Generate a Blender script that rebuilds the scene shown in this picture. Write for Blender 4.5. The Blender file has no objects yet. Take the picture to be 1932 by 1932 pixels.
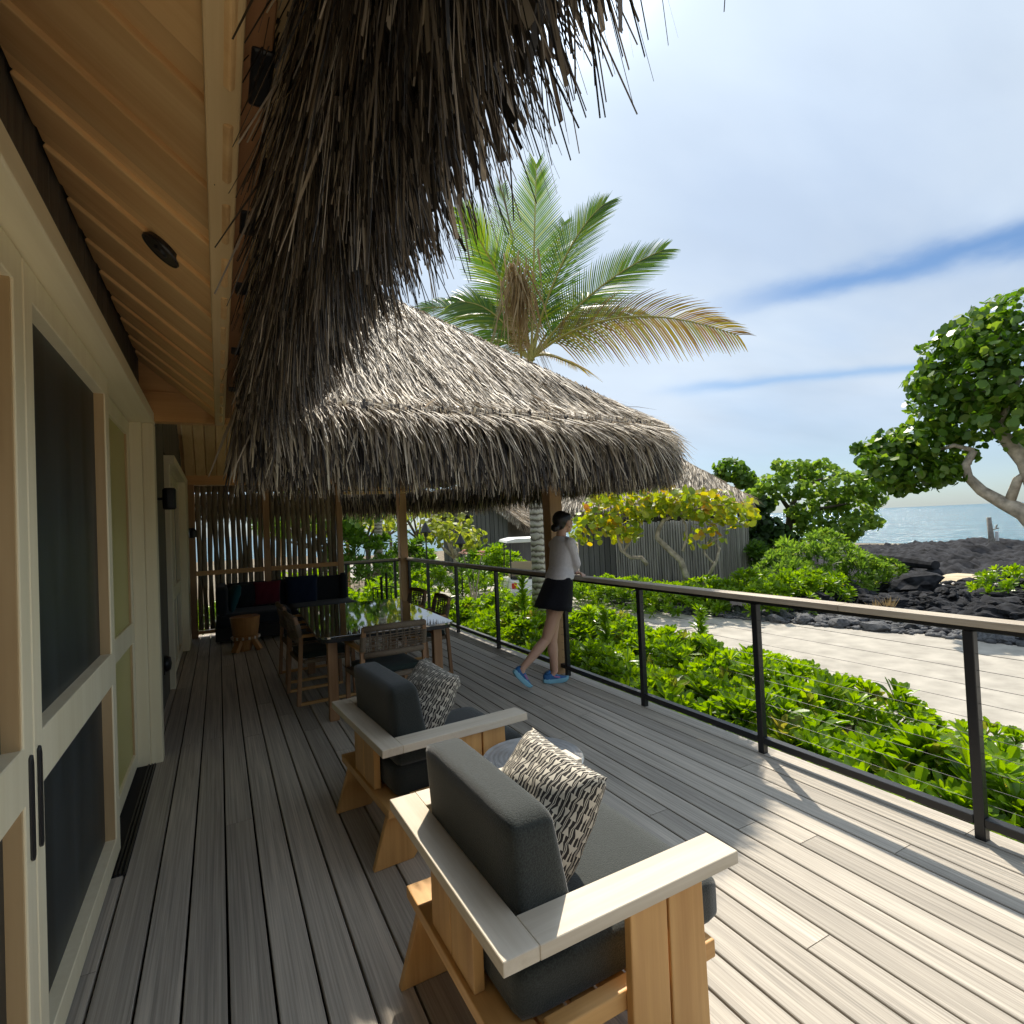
import bpy, bmesh, math, random
import numpy as np
from math import sin, cos, pi, radians, sqrt, atan2
from mathutils import Vector, Matrix, noise as mnoise
random.seed(7)
RNG = np.random.default_rng(11)
SC = bpy.context.scene
COL = SC.collection

# ------------------------------------------------------------------ camera
CAM_H = 1.61
yaw, pitch, roll = radians(28.1), radians(1.3), radians(2.53)
cam = bpy.data.cameras.new("camera")
cam.sensor_width = 36.0
cam.lens = 36.0 * 1040.0 / 1932.0
cam.clip_start = 0.05
cam.clip_end = 60000.0
camo = bpy.data.objects.new("camera", cam)
COL.objects.link(camo)
Fw = Vector((sin(yaw)*cos(pitch), cos(yaw)*cos(pitch), sin(pitch)))
R0 = Vector((cos(yaw), -sin(yaw), 0))
U0 = R0.cross(Fw)
Rv = cos(roll)*R0 - sin(roll)*U0
Uv = sin(roll)*R0 + cos(roll)*U0
camo.matrix_world = Matrix(((Rv.x, Uv.x, -Fw.x, 0), (Rv.y, Uv.y, -Fw.y, 0), (Rv.z, Uv.z, -Fw.z, CAM_H), (0, 0, 0, 1)))
SC.camera = camo

def at(px, py, dist):
    """world point seen at pixel (1932 grid) at a horizontal distance; used to survey positions from the photograph"""
    r = Fw + Rv*((px-966)/1040.0) + Uv*((966-py)/1040.0)
    h = sqrt(r.x*r.x + r.y*r.y)
    return Vector((0, 0, CAM_H)) + r*(dist/h)

# ------------------------------------------------------------------ sun, sky, exposure
SUN = Vector((0.44, 0.70, 1.05)).normalized()
sl = bpy.data.lights.new("sun", 'SUN')
sl.energy = 1.5
sl.angle = radians(0.6)
sl.color = (1.0, 0.90, 0.75)
so = bpy.data.objects.new("sun", sl)
COL.objects.link(so)
so.rotation_euler = SUN.to_track_quat('Z', 'Y').to_euler()
so.location = (8, 12, 20)

W = bpy.data.worlds.new("World")
SC.world = W
W.use_nodes = True
nt = W.node_tree
for n in list(nt.nodes):
    nt.nodes.remove(n)
def wn(t, **k):
    n = nt.nodes.new(t)
    for a, b in k.items():
        setattr(n, a, b)
    return n
def wl(a, b):
    nt.links.new(a, b)
def wmath(op, a, b=None, clamp=False):
    n = wn('ShaderNodeMath', operation=op, use_clamp=clamp)
    for i, v in enumerate((a, b)):
        if v is None: continue
        if isinstance(v, (int, float)): n.inputs[i].default_value = v
        else: wl(v, n.inputs[i])
    return n.outputs[0]
sky = wn('ShaderNodeTexSky')
sky.sky_type = 'NISHITA'
sky.sun_disc = False
sky.sun_elevation = math.asin(SUN.z)
sky.sun_rotation = atan2(SUN.x, SUN.y)
sky.air_density = 1.0
sky.dust_density = 0.6
sky.ozone_density = 1.6
tc = wn('ShaderNodeTexCoord')
sep = wn('ShaderNodeSeparateXYZ')
wl(tc.outputs['Generated'], sep.inputs[0])
zz = wmath('ADD', wmath('MAXIMUM', sep.outputs['Z'], 0.0), 0.16)
comb = wn('ShaderNodeCombineXYZ')
wl(wmath('DIVIDE', sep.outputs['X'], zz), comb.inputs[0])
wl(wmath('DIVIDE', sep.outputs['Y'], zz), comb.inputs[1])
mp = wn('ShaderNodeMapping')
mp.inputs['Rotation'].default_value = (0, 0, radians(24))
mp.inputs['Scale'].default_value = (0.42, 0.95, 1)
mp.inputs['Location'].default_value = (3.3, 1.15, 0)
wl(comb.outputs[0], mp.inputs[0])
nz = wn('ShaderNodeTexNoise')
nz.inputs['Scale'].default_value = 1.15
nz.inputs['Detail'].default_value = 7
nz.inputs['Roughness'].default_value = 0.5
nz.inputs['Distortion'].default_value = 0.35
wl(mp.outputs[0], nz.inputs['Vector'])
cr = wn('ShaderNodeValToRGB')
cr.color_ramp.elements[0].position = 0.34
cr.color_ramp.elements[0].color = (0.74, 0.74, 0.74, 1)
cr.color_ramp.elements[1].position = 0.52
cr.color_ramp.elements[1].color = (1, 1, 1, 1)
wl(nz.outputs['Fac'], cr.inputs[0])
# thin second layer for tone inside the cloud sheet
nz2 = wn('ShaderNodeTexNoise')
nz2.inputs['Scale'].default_value = 1.7
nz2.inputs['Detail'].default_value = 4
wl(mp.outputs[0], nz2.inputs['Vector'])
dot = wn('ShaderNodeVectorMath', operation='DOT_PRODUCT')
wl(tc.outputs['Generated'], dot.inputs[0])
dot.inputs[1].default_value = SUN
dmax = wmath('MAXIMUM', dot.outputs['Value'], 0.0)
glow = wmath('ADD', wmath('MULTIPLY', wmath('POWER', dmax, 7.0), .45), wmath('MULTIPLY', wmath('POWER', dmax, 160.0), 25.0))
# two long blue openings in the cloud sheet
def opening(dx, dy, c0, w, a0, a1, amt, nsc):
    px, py = comb.inputs[0].links[0].from_socket, comb.inputs[1].links[0].from_socket
    nzo = wn('ShaderNodeTexNoise'); nzo.inputs['Scale'].default_value = nsc; nzo.inputs['Detail'].default_value = 5
    wl(comb.outputs[0], nzo.inputs['Vector'])
    al = wmath('ADD', wmath('MULTIPLY', px, dx), wmath('MULTIPLY', py, dy))
    ac = wmath('SUBTRACT', wmath('ADD', wmath('MULTIPLY', px, -dy), wmath('MULTIPLY', py, dx)), c0)
    ac = wmath('ADD', ac, wmath('MULTIPLY', wmath('SUBTRACT', nzo.outputs['Fac'], .5), w*2.6))
    g = wmath('DIVIDE', ac, w)
    g = wmath('POWER', 2.718, wmath('MULTIPLY', wmath('MULTIPLY', g, g), -1.0))
    win = wn('ShaderNodeMapRange', interpolation_type='SMOOTHSTEP')
    wl(al, win.inputs[0]); win.inputs[1].default_value = a0; win.inputs[2].default_value = a1
    return wmath('SUBTRACT', 1.0, wmath('MULTIPLY', wmath('MULTIPLY', g, win.outputs[0]), amt))
open1 = opening(.5, -.866, 1.895, .075, -.5, .0, 1.0, 4.0)
open2 = opening(.664, -.748, 2.613, .06, -.35, .1, .7, 3.0)
tone = wmath('ADD', wmath('MULTIPLY', wmath('SUBTRACT', nz2.outputs['Fac'], 0.5), 0.65), 1.42)
bright = wmath('ADD', tone, glow)
cc = wn('ShaderNodeVectorMath', operation='SCALE')
cc.inputs[0].default_value = (1.16, 1.35, 1.58)
wl(bright, cc.inputs['Scale'])
mx = wn('ShaderNodeMixRGB')
low = wn('ShaderNodeMapRange', interpolation_type='SMOOTHSTEP')
wl(sep.outputs['Z'], low.inputs[0]); low.inputs[1].default_value = 0.0; low.inputs[2].default_value = .20; low.inputs[3].default_value = .30; low.inputs[4].default_value = 1.0
wl(wmath('MULTIPLY', wmath('MULTIPLY', wmath('MULTIPLY', cr.outputs[0], open1), open2), low.outputs[0]), mx.inputs['Fac'])
skym = wn('ShaderNodeVectorMath', operation='MULTIPLY')
wl(sky.outputs[0], skym.inputs[0])
skym.inputs[1].default_value = (0.19, 0.235, 0.275)
wl(skym.outputs[0], mx.inputs[1])
wl(cc.outputs[0], mx.inputs[2])
bg = wn('ShaderNodeBackground')
bg.inputs['Strength'].default_value = 0.1
wl(mx.outputs[0], bg.inputs['Color'])
wo = wn('ShaderNodeOutputWorld')
wl(bg.outputs[0], wo.inputs[0])

SC.view_settings.view_transform = 'Standard'
SC.view_settings.look = 'None'
SC.view_settings.gamma = 1.0
SC.view_settings.exposure = 2.0
SC.view_settings.use_curve_mapping = False
SC.cycles.use_denoising = True
SC.cycles.max_bounces = 14
SC.cycles.diffuse_bounces = 10

# ------------------------------------------------------------------ object helpers
WORG = {}
def tag(o, label=None, cat=None, group=None, kind=None):
    if label: o['label'] = label
    if cat: o['category'] = cat
    if group: o['group'] = group
    if kind: o['kind'] = kind
    return o
def thing(name, label, cat, loc=(0, 0, 0), rz=0.0, group=None):
    o = bpy.data.objects.new(name, None)
    o.empty_display_size = 0.1
    COL.objects.link(o)
    o.location = loc
    o.rotation_euler = (0, 0, rz)
    WORG[o.name] = Vector(loc)
    return tag(o, label, cat, group)
def link(name, me, parent=None, kind=None):
    o = bpy.data.objects.new(name, me)
    COL.objects.link(o)
    if parent is not None:
        o.parent = parent
        WORG[o.name] = WORG.get(parent.name, Vector((0, 0, 0)))
    if kind: o['kind'] = kind
    return o
def dup(root, loc, rz=None):
    r = root.copy(); COL.objects.link(r); r.location = loc
    if rz is not None: r.rotation_euler = (0, 0, rz)
    for ch in list(root.children):
        c = ch.copy(); COL.objects.link(c); c.parent = r
        for g in list(ch.children):
            d = g.copy(); COL.objects.link(d); d.parent = c
    return r

class MB:
    """collects simple solids, builds one mesh object"""
    def __init__(s): s.v = []; s.f = []
    def add(s, vs, fs):
        o = len(s.v)
        s.v += [tuple(p) for p in vs]
        s.f += [tuple(i+o for i in f) for f in fs]
        return s
    def box(s, a, b, M=None):
        x0, y0, z0 = a; x1, y1, z1 = b
        vs = [Vector(p) for p in ((x0,y0,z0),(x1,y0,z0),(x1,y1,z0),(x0,y1,z0),(x0,y0,z1),(x1,y0,z1),(x1,y1,z1),(x0,y1,z1))]
        if M is not None: vs = [M @ p for p in vs]
        return s.add(vs, ((0,3,2,1),(4,5,6,7),(0,1,5,4),(1,2,6,5),(2,3,7,6),(3,0,4,7)))
    def prism(s, poly, axis, a, b):
        """polygon in the two other axes, extruded along axis"""
        def P(u, w, t):
            return {'x': (t, u, w), 'y': (u, t, w), 'z': (u, w, t)}[axis]
        n = len(poly)
        vs = [P(u, w, a) for u, w in poly] + [P(u, w, b) for u, w in poly]
        fs = [tuple(range(n)), tuple(range(2*n-1, n-1, -1))] + [(i, i+n, (i+1) % n + n, (i+1) % n) for i in range(n)]
        return s.add(vs, fs)
    def bar(s, a, b, w, h, up=(0, 0, 1)):
        a = Vector(a); b = Vector(b); d = (b-a).normalized()
        u = Vector(up)
        if abs(d.dot(u)) > .98: u = Vector((1, 0, 0))
        sd = d.cross(u).normalized()*(w/2); u2 = sd.cross(d).normalized()*(h/2)
        vs = [p + q for p in (a, b) for q in (-sd-u2, sd-u2, sd+u2, -sd+u2)]
        return s.add(vs, ((0,1,2,3),(7,6,5,4),(0,4,5,1),(1,5,6,2),(2,6,7,3),(3,7,4,0)))
    def tube(s, pts, rad, n=8, cap=True):
        pts = [Vector(p) for p in pts]
        if isinstance(rad, (int, float)): rad = [rad]*len(pts)
        base = len(s.v); ref = Vector((0, 0, 1))
        T0 = (pts[1]-pts[0]).normalized()
        if abs(T0.dot(ref)) > .9: ref = Vector((1, 0, 0))
        u = T0.cross(ref).normalized()
        for i, p in enumerate(pts):
            T = (pts[min(i+1, len(pts)-1)] - pts[max(i-1, 0)]).normalized()
            u = (u - T*u.dot(T)).normalized(); w = T.cross(u)
            for k in range(n):
                a = 2*pi*k/n
                s.v.append(tuple(p + (u*cos(a) + w*sin(a))*rad[i]))
        for i in range(len(pts)-1):
            for k in range(n):
                s.f.append((base+i*n+k, base+i*n+(k+1) % n, base+(i+1)*n+(k+1) % n, base+(i+1)*n+k))
        if cap:
            s.f.append(tuple(base+k for k in range(n-1, -1, -1)))
            s.f.append(tuple(base+(len(pts)-1)*n+k for k in range(n)))
        return s
    def lathe(s, prof, c=(0, 0, 0), n=16, axis='z'):
        base = len(s.v)
        for r, z in prof:
            for k in range(n):
                a = 2*pi*k/n
                p = (r*cos(a), r*sin(a), z)
                if axis == 'x': p = (z, r*cos(a), r*sin(a))
                if axis == 'y': p = (r*cos(a), z, r*sin(a))
                s.v.append((c[0]+p[0], c[1]+p[1], c[2]+p[2]))
        m = len(prof)
        for i in range(m-1):
            for k in range(n):
                s.f.append((base+i*n+k, base+i*n+(k+1) % n, base+(i+1)*n+(k+1) % n, base+(i+1)*n+k))
        s.f.append(tuple(base+k for k in range(n-1, -1, -1)))
        s.f.append(tuple(base+(m-1)*n+k for k in range(n)))
        return s
    def mesh(s, name, mat, org=None, bevel=0, smooth=False, seg=2):
        vs = s.v
        if org is not None and (org.x or org.y or org.z):
            vs = [(p[0]-org.x, p[1]-org.y, p[2]-org.z) for p in vs]
        me = bpy.data.meshes.new(name)
        me.from_pydata([tuple(p) for p in vs], [], s.f)
        bm = bmesh.new(); bm.from_mesh(me)
        bmesh.ops.recalc_face_normals(bm, faces=bm.faces)
        if bevel:
            es = [e for e in bm.edges if len(e.link_faces) == 2 and e.calc_face_angle(0) > .6]
            bmesh.ops.bevel(bm, geom=es, offset=bevel, segments=seg, affect='EDGES', profile=.5, clamp_overlap=True)
        bm.to_mesh(me); bm.free()
        if mat: me.materials.append(mat)
        if smooth:
            for p in me.polygons: p.use_smooth = True
        return me
    def build(s, name, mat, parent=None, bevel=0, smooth=False, local=False, kind=None, seg=2):
        org = None if (local or parent is None) else WORG.get(parent.name)
        return link(name, s.mesh(name, mat, org, bevel, smooth, seg), parent, kind)

def np_mesh(name, V, Q, mat, smooth=False):
    """V (n,3) float array, Q (m,k) int array of k-gons"""
    me = bpy.data.meshes.new(name)
    V = np.ascontiguousarray(V, dtype=np.float32); Q = np.ascontiguousarray(Q, dtype=np.int32)
    m, k = Q.shape
    me.vertices.add(len(V)); me.vertices.foreach_set('co', V.ravel())
    me.loops.add(m*k); me.loops.foreach_set('vertex_index', Q.ravel())
    me.polygons.add(m)
    me.polygons.foreach_set('loop_start', np.arange(0, m*k, k, dtype=np.int32))
    me.update(calc_edges=True)
    if smooth: me.polygons.foreach_set('use_smooth', np.ones(m, dtype=bool))
    if mat: me.materials.append(mat)
    return me
def unit(a):
    return a/np.maximum(np.linalg.norm(a, axis=-1, keepdims=True), 1e-9)
def strips(root, d, L, w, droop=0.0, tip=.3, sidev=None, rows=3):
    """thin blades: root (n,3), direction d (n,3), length, width arrays -> V, Q"""
    n = len(root)
    d = unit(d)
    if sidev is None: sidev = RNG.normal(size=(n, 3))
    sd = unit(np.cross(d, sidev))
    t = np.linspace(0, 1, rows)
    prof = np.interp(t, [0, .55, 1], [.8, 1, tip])
    V = np.empty((n, rows, 2, 3))
    for i in range(rows):
        c = root + d*(L*t[i])[:, None]
        c = c + np.array([0, 0, -1.0])*(droop*L*t[i]**2)[:, None] if not np.isscalar(droop) or droop else c
        h = (w*prof[i]*.5)[:, None]*sd
        V[:, i, 0] = c - h; V[:, i, 1] = c + h
    idx = np.arange(n*rows*2).reshape(n, rows, 2)
    Q = np.stack([idx[:, :-1, 0], idx[:, :-1, 1], idx[:, 1:, 1], idx[:, 1:, 0]], axis=-1).reshape(-1, 4)
    return V.reshape(-1, 3), Q
def cat_mesh(parts):
    off = 0; Vs = []; Qs = []
    for V, Q in parts:
        Vs.append(V); Qs.append(Q+off); off += len(V)
    return np.concatenate(Vs), np.concatenate(Qs)
def np_obj(name, V, Q, mat, parent=None, kind=None, smooth=False, local=False):
    if parent is not None and not local:
        V = V - np.array(WORG[parent.name])
    return link(name, np_mesh(name, V, Q, mat, smooth), parent, kind)

# ------------------------------------------------------------------ materials
MAT = {}
def newmat(name):
    m = bpy.data.materials.new(name); m.use_nodes = True
    t = m.node_tree
    b = t.nodes.get('Principled BSDF')
    return m, t, b
def N(t, ty, **k):
    n = t.nodes.new(ty)
    for a, b in k.items():
        if a.startswith('i_'): n.inputs[a[2:].replace('_', ' ')].default_value = b
        else: setattr(n, a, b)
    return n
def ramp(t, src, stops):
    n = t.nodes.new('ShaderNodeValToRGB')
    e = n.color_ramp.elements
    while len(e) < len(stops): e.new(.5)
    for i, (p, c) in enumerate(stops):
        e[i].position = p; e[i].color = (*c, 1)
    t.links.new(src, n.inputs[0])
    return n.outputs[0]
def flat(name, col, rough=.6, metal=0, spec=.5, noise=0.0, nscale=20, bump=0.0, sheen=0):
    m, t, b = newmat(name)
    b.inputs['Base Color'].default_value = (*col, 1)
    b.inputs['Roughness'].default_value = rough
    b.inputs['Metallic'].default_value = metal
    b.inputs['Specular IOR Level'].default_value = spec
    if sheen: b.inputs['Sheen Weight'].default_value = sheen
    if noise or bump:
        co = N(t, 'ShaderNodeTexCoord')
        nz = N(t, 'ShaderNodeTexNoise', i_Scale=nscale, i_Detail=6)
        t.links.new(co.outputs['Object'], nz.inputs['Vector'])
        if noise:
            c0 = tuple(max(0, x*(1-noise)) for x in col); c1 = tuple(min(1, x*(1+noise)) for x in col)
            t.links.new(ramp(t, nz.outputs['Fac'], [(.3, c0), (.7, c1)]), b.inputs['Base Color'])
        if bump:
            bp = N(t, 'ShaderNodeBump', i_Strength=bump, i_Distance=.01)
            t.links.new(nz.outputs['Fac'], bp.inputs['Height']); t.links.new(bp.outputs[0], b.inputs['Normal'])
    MAT[name] = m
    return m
def wood(name, dark, light, axis='y', fine=60, long=1.5, rough=.55, vary=.25, bump=.15, ring=.5, spec=.4):
    """grain runs along axis; per object tone shift"""
    m, t, b = newmat(name)
    L = t.links.new
    co = N(t, 'ShaderNodeTexCoord')
    oi = N(t, 'ShaderNodeObjectInfo')
    mp = N(t, 'ShaderNodeMapping')
    sc = {'x': (long, fine, fine), 'y': (fine, long, fine), 'z': (fine, fine, long)}[axis]
    mp.inputs['Scale'].default_value = sc
    L(co.outputs['Object'], mp.inputs['Vector'])
    rv = N(t, 'ShaderNodeMath', operation='MULTIPLY'); L(oi.outputs['Random'], rv.inputs[0]); rv.inputs[1].default_value = 37.0
    cb = N(t, 'ShaderNodeCombineXYZ')
    for i in range(3): L(rv.outputs[0], cb.inputs[i])
    L(cb.outputs[0], mp.inputs['Location'])
    nz = N(t, 'ShaderNodeTexNoise', i_Scale=1.0, i_Detail=8, i_Roughness=.62, i_Distortion=.4)
    L(mp.outputs[0], nz.inputs['Vector'])
    mp2 = N(t, 'ShaderNodeMapping')
    mp2.inputs['Scale'].default_value = tuple(v*.13 if v == fine else v*.55 for v in sc)
    L(co.outputs['Object'], mp2.inputs['Vector']); L(cb.outputs[0], mp2.inputs['Location'])
    nb = N(t, 'ShaderNodeTexNoise', i_Scale=1.0, i_Detail=3, i_Distortion=1.2)
    L(mp2.outputs[0], nb.inputs['Vector'])
    mixf = N(t, 'ShaderNodeMix', data_type='FLOAT'); mixf.inputs[0].default_value = ring
    L(nz.outputs['Fac'], mixf.inputs[2]); L(nb.outputs['Fac'], mixf.inputs[3])
    mid = tuple((a+c)/2 for a, c in zip(dark, light))
    col = ramp(t, mixf.outputs[0], [(.32, dark), (.5, mid), (.68, light)])
    hs = N(t, 'ShaderNodeHueSaturation')
    L(col, hs.inputs['Color'])
    mr = N(t, 'ShaderNodeMapRange'); L(oi.outputs['Random'], mr.inputs[0])
    mr.inputs[3].default_value = 1-vary; mr.inputs[4].default_value = 1+vary
    L(mr.outputs[0], hs.inputs['Value'])
    L(hs.outputs[0], b.inputs['Base Color'])
    b.inputs['Roughness'].default_value = rough
    b.inputs['Specular IOR Level'].default_value = spec
    if bump:
        bp = N(t, 'ShaderNodeBump', i_Strength=bump, i_Distance=.003)
        L(nz.outputs['Fac'], bp.inputs['Height']); L(bp.outputs[0], b.inputs['Normal'])
    MAT[name] = m
    return m
def leafmat(name, cols, trans=.35, rough=.45, spec=.4, objrand=False):
    """leaf colour picked per leaf from a ramp; thin leaf lets light through"""
    m, t, b = newmat(name)
    L = t.links.new
    g = N(t, 'ShaderNodeNewGeometry')
    src = g.outputs['Random Per Island']
    if objrand:
        oi = N(t, 'ShaderNodeObjectInfo')
        a = N(t, 'ShaderNodeMath', operation='MULTIPLY_ADD'); L(src, a.inputs[0]); a.inputs[1].default_value = .55
        a2 = N(t, 'ShaderNodeMath', operation='MULTIPLY'); L(oi.outputs['Random'], a2.inputs[0]); a2.inputs[1].default_value = .45
        L(a2.outputs[0], a.inputs[2]); src = a.outputs[0]
    n = len(cols)
    c = ramp(t, src, [(i/(n-1) if n > 1 else 0, x) for i, x in enumerate(cols)])
    L(c, b.inputs['Base Color'])
    b.inputs['Roughness'].default_value = rough
    b.inputs['Specular IOR Level'].default_value = spec
    tr = N(t, 'ShaderNodeBsdfTranslucent')
    hs = N(t, 'ShaderNodeHueSaturation'); hs.inputs['Saturation'].default_value = 1.1; hs.inputs['Value'].default_value = 1.7
    hs.inputs['Hue'].default_value = .49
    L(c, hs.inputs['Color']); L(hs.outputs[0], tr.inputs['Color'])
    ms = N(t, 'ShaderNodeMixShader'); ms.inputs[0].default_value = trans
    L(b.outputs[0], ms.inputs[1]); L(tr.outputs[0], ms.inputs[2])
    out = t.nodes.get('Material Output'); L(ms.outputs[0], out.inputs['Surface'])
    MAT[name] = m
    return m

wood('deck_wood', (.235, .215, .185), (.56, .505, .425), 'y', 120, 5.0, .62, .16, .35, .30, .3)
wood('soffit_wood', (.70, .40, .165), (.90, .62, .30), 'x', 40, 1.3, .5, .14, .05, .6)
wood('ceiling_wood', (.62, .40, .17), (.82, .57, .28), 'y', 40, 1.3, .5, .12, .05, .6)
wood('beam_wood_y', (.66, .45, .21), (.80, .60, .33), 'y', 40, .9, .5, .05, .05, .5)
wood('fascia_wood_y', (.24, .115, .05), (.40, .20, .09), 'y', 40, .9, .5, .05, .05, .5)
wood('beam_wood_x', (.56, .28, .10), (.76, .44, .18), 'x', 40, .9, .5, .06, .05, .5)
wood('post_wood', (.36, .20, .09), (.56, .34, .17), 'z', 40, .9, .5, .06, .06, .5)
wood('door_wood_y', (.77, .68, .46), (.88, .80, .58), 'y', 30, .8, .45, .03, .03, .5)
wood('door_wood_z', (.77, .68, .46), (.88, .80, .58), 'z', 30, .8, .45, .03, .03, .5)
wood('bead_wood_z', (.44, .29, .14), (.60, .43, .23), 'z', 26, 1.2, .5, .05, .05, .7)
wood('wall_board', (.075, .065, .05), (.16, .145, .115), 'z', 60, 1.2, .7, .15, .2, .4)
wood('chair_wood_x', (.46, .235, .075), (.72, .43, .165), 'x', 34, 1.2, .45, .07, .06, .55)
wood('chair_wood_y', (.46, .235, .075), (.72, .43, .165), 'y', 34, 1.2, .45, .07, .06, .55)
wood('chair_wood_z', (.46, .235, .075), (.72, .43, .165), 'z', 34, 1.2, .45, .08, .06, .55)
wood('pale_wood_x', (.50, .42, .31), (.70, .63, .52), 'x', 34, 1.6, .6, .03, .12, .5)
wood('pale_wood_y', (.50, .42, .31), (.70, .63, .52), 'y', 34, 1.6, .6, .03, .12, .5)
wood('rail_wood', (.28, .23, .17), (.55, .48, .38), 'y', 50, 1.6, .6, .05, .2, .5)
wood('rail_wood_x', (.28, .23, .17), (.55, .48, .38), 'x', 50, 1.6, .6, .05, .2, .5)
wood('pole_bark', (.15, .12, .08), (.36, .30, .21), 'z', 40, 3.5, .8, .22, .4, .5)
wood('stool_wood', (.26, .105, .03), (.50, .25, .08), 'z', 22, 2.0, .35, .05, .05, .6)
wood('teak_z', (.22, .11, .05), (.44, .25, .125), 'z', 40, 1.4, .45, .06, .06, .5)
wood('hut_board', (.11, .11, .10), (.20, .195, .18), 'z', 30, .8, .8, .12, .2, .5)
wood('fence_pole', (.16, .15, .13), (.38, .36, .31), 'z', 30, 1.2, .75, .2, .3, .5)
flat('joist_dark', (.012, .011, .010), .9)
flat('black_metal', (.012, .013, .016), .38, .0, .5)
flat('cable_steel', (.06, .06, .06), .5, .3)
flat('dark_void', (.02, .02, .022), .8)
flat('olive_film', (.52, .47, .16), .35, 0, .5)
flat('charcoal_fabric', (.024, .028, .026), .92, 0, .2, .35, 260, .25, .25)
flat('charcoal_sunlit', (.031, .036, .033), .92, 0, .2, .45, 230, .3, .3)  # charcoal fabric again, lightened so the sunlight is in its colour
flat('sofa_fabric', (.016, .019, .024), .9, 0, .2, .2, 200, .15, .1)
flat('navy_fabric', (.010, .020, .050), .9, 0, .2, .2, 200, .15, .1)
flat('teal_fabric', (.010, .070, .085), .9, 0, .2, .2, 200, .15, .1)
flat('red_fabric', (.110, .010, .022), .9, 0, .2, .2, 200, .15, .1)
flat('seat_green', (.022, .034, .030), .85, 0, .2, .3, 200, .15, .1)
flat('rope', (.20, .155, .11), .85, 0, .2, .35, 240, .5)
flat('glass_black', (.035, .045, .042), .03, 0, .5)
MAT['glass_black'].node_tree.nodes['Principled BSDF'].inputs['IOR'].default_value = 2.9
flat('zinc', (.50, .51, .52), .35, .55, .5, .15, 14, .08)
flat('cone_black', (.014, .014, .015), .5)
flat('white_plastic', (.80, .80, .78), .35)
flat('grey_plastic', (.42, .44, .44), .45)
flat('tail_red', (.55, .02, .02), .3)
flat('rubber', (.018, .018, .018), .8)
flat('tan_vinyl', (.46, .36, .24), .6)
flat('flower_pink', (.75, .42, .36), .6)
flat('sign_white', (.75, .75, .75), .5)
flat('drift_wood', (.24, .215, .185), .85, 0, .3, .3, 9, .5)
flat('bark_pale', (.40, .35, .28), .85, 0, .3, .45, 7, .6)
flat('bark_dark', (.10, .085, .065), .9, 0, .3, .4, 9, .6)
flat('twig', (.30, .25, .18), .85, 0, .3, .4, 9, .4)
flat('stem_green', (.16, .19, .06), .8, 0, .3, .3, 12, .2)
flat('rachis', (.34, .30, .06), .5)
# ground-like stuff
flat('sand_path', (.40, .375, .33), .95, 0, .1, .18, 3.2, .8)
flat('sand', (.50, .42, .29), .95, 0, .1, .25, 1.2, .4)
flat('soil', (.20, .17, .125), .95, 0, .1, .4, 3, .6)
flat('lava', (.024, .025, .029), .95, 0, .15, .75, 3.6, 1.0)
flat('lava_grey', (.085, .088, .095), .8, 0, .35, .5, 5, .8)
flat('coral_white', (.62, .58, .54), .8)
leafmat('naupaka_leaf', [(.065, .145, .010), (.125, .235, .013), (.19, .32, .018), (.25, .385, .024), (.32, .40, .035)], .48, .34, .5, True)
leafmat('naupaka_old', [(.10, .14, .02), (.22, .24, .04), (.40, .33, .06)], .4, .45, .3, True)
leafmat('seagrape_yellow', [(.16, .26, .03), (.24, .33, .03), (.32, .38, .035), (.42, .42, .03), (.50, .42, .04), (.52, .36, .05)], .42, .4, .4, True)
leafmat('seagrape_green', [(.045, .11, .014), (.08, .17, .018), (.12, .225, .025), (.19, .28, .04)], .45, .35, .5)
leafmat('bush_green', [(.06, .135, .018), (.10, .20, .022), (.15, .25, .03)], .45, .45, .4)
leafmat('heliotrope', [(.095, .18, .028), (.16, .27, .04), (.23, .33, .055)], .5, .5, .3)
leafmat('dark_leaf', [(.02, .05, .012), (.035, .08, .018), (.05, .10, .02)], .25, .45, .4)
leafmat('lime_leaf', [(.16, .21, .03), (.24, .30, .04), (.34, .36, .06)], .45, .5, .3)
leafmat('palm_leaf', [(.045, .10, .014), (.07, .15, .018), (.11, .19, .02), (.17, .22, .025)], .45, .4, .5)
leafmat('palm_old', [(.20, .20, .025), (.30, .23, .03), (.26, .16, .03), (.16, .10, .03)], .4, .5, .4)
leafmat('palm_dead', [(.20, .13, .05), (.33, .24, .12), (.42, .33, .2)], .2, .8, .2)
leafmat('dry_grass', [(.35, .26, .12), (.48, .36, .18)], .2, .8, .2)
leafmat('thatch', [(.05, .042, .035), (.20, .165, .125), (.38, .32, .24), (.54, .46, .35), (.70, .62, .48)], .16, .6, .35)  # pale ramp, the sunlit look of the roof slope is put into the colour
leafmat('thatch_fringe_shaded', [(.014, .012, .012), (.04, .034, .03), (.11, .09, .07), (.28, .23, .165), (.62, .54, .38)], .12, .55, .35)  # same thatch in a darker ramp, shade under the eave painted in
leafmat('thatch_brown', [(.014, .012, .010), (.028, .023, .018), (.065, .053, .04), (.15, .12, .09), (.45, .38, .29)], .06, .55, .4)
flat('thatch_core', (.20, .165, .12), .95, 0, .1, .5, 30, .6)

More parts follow.
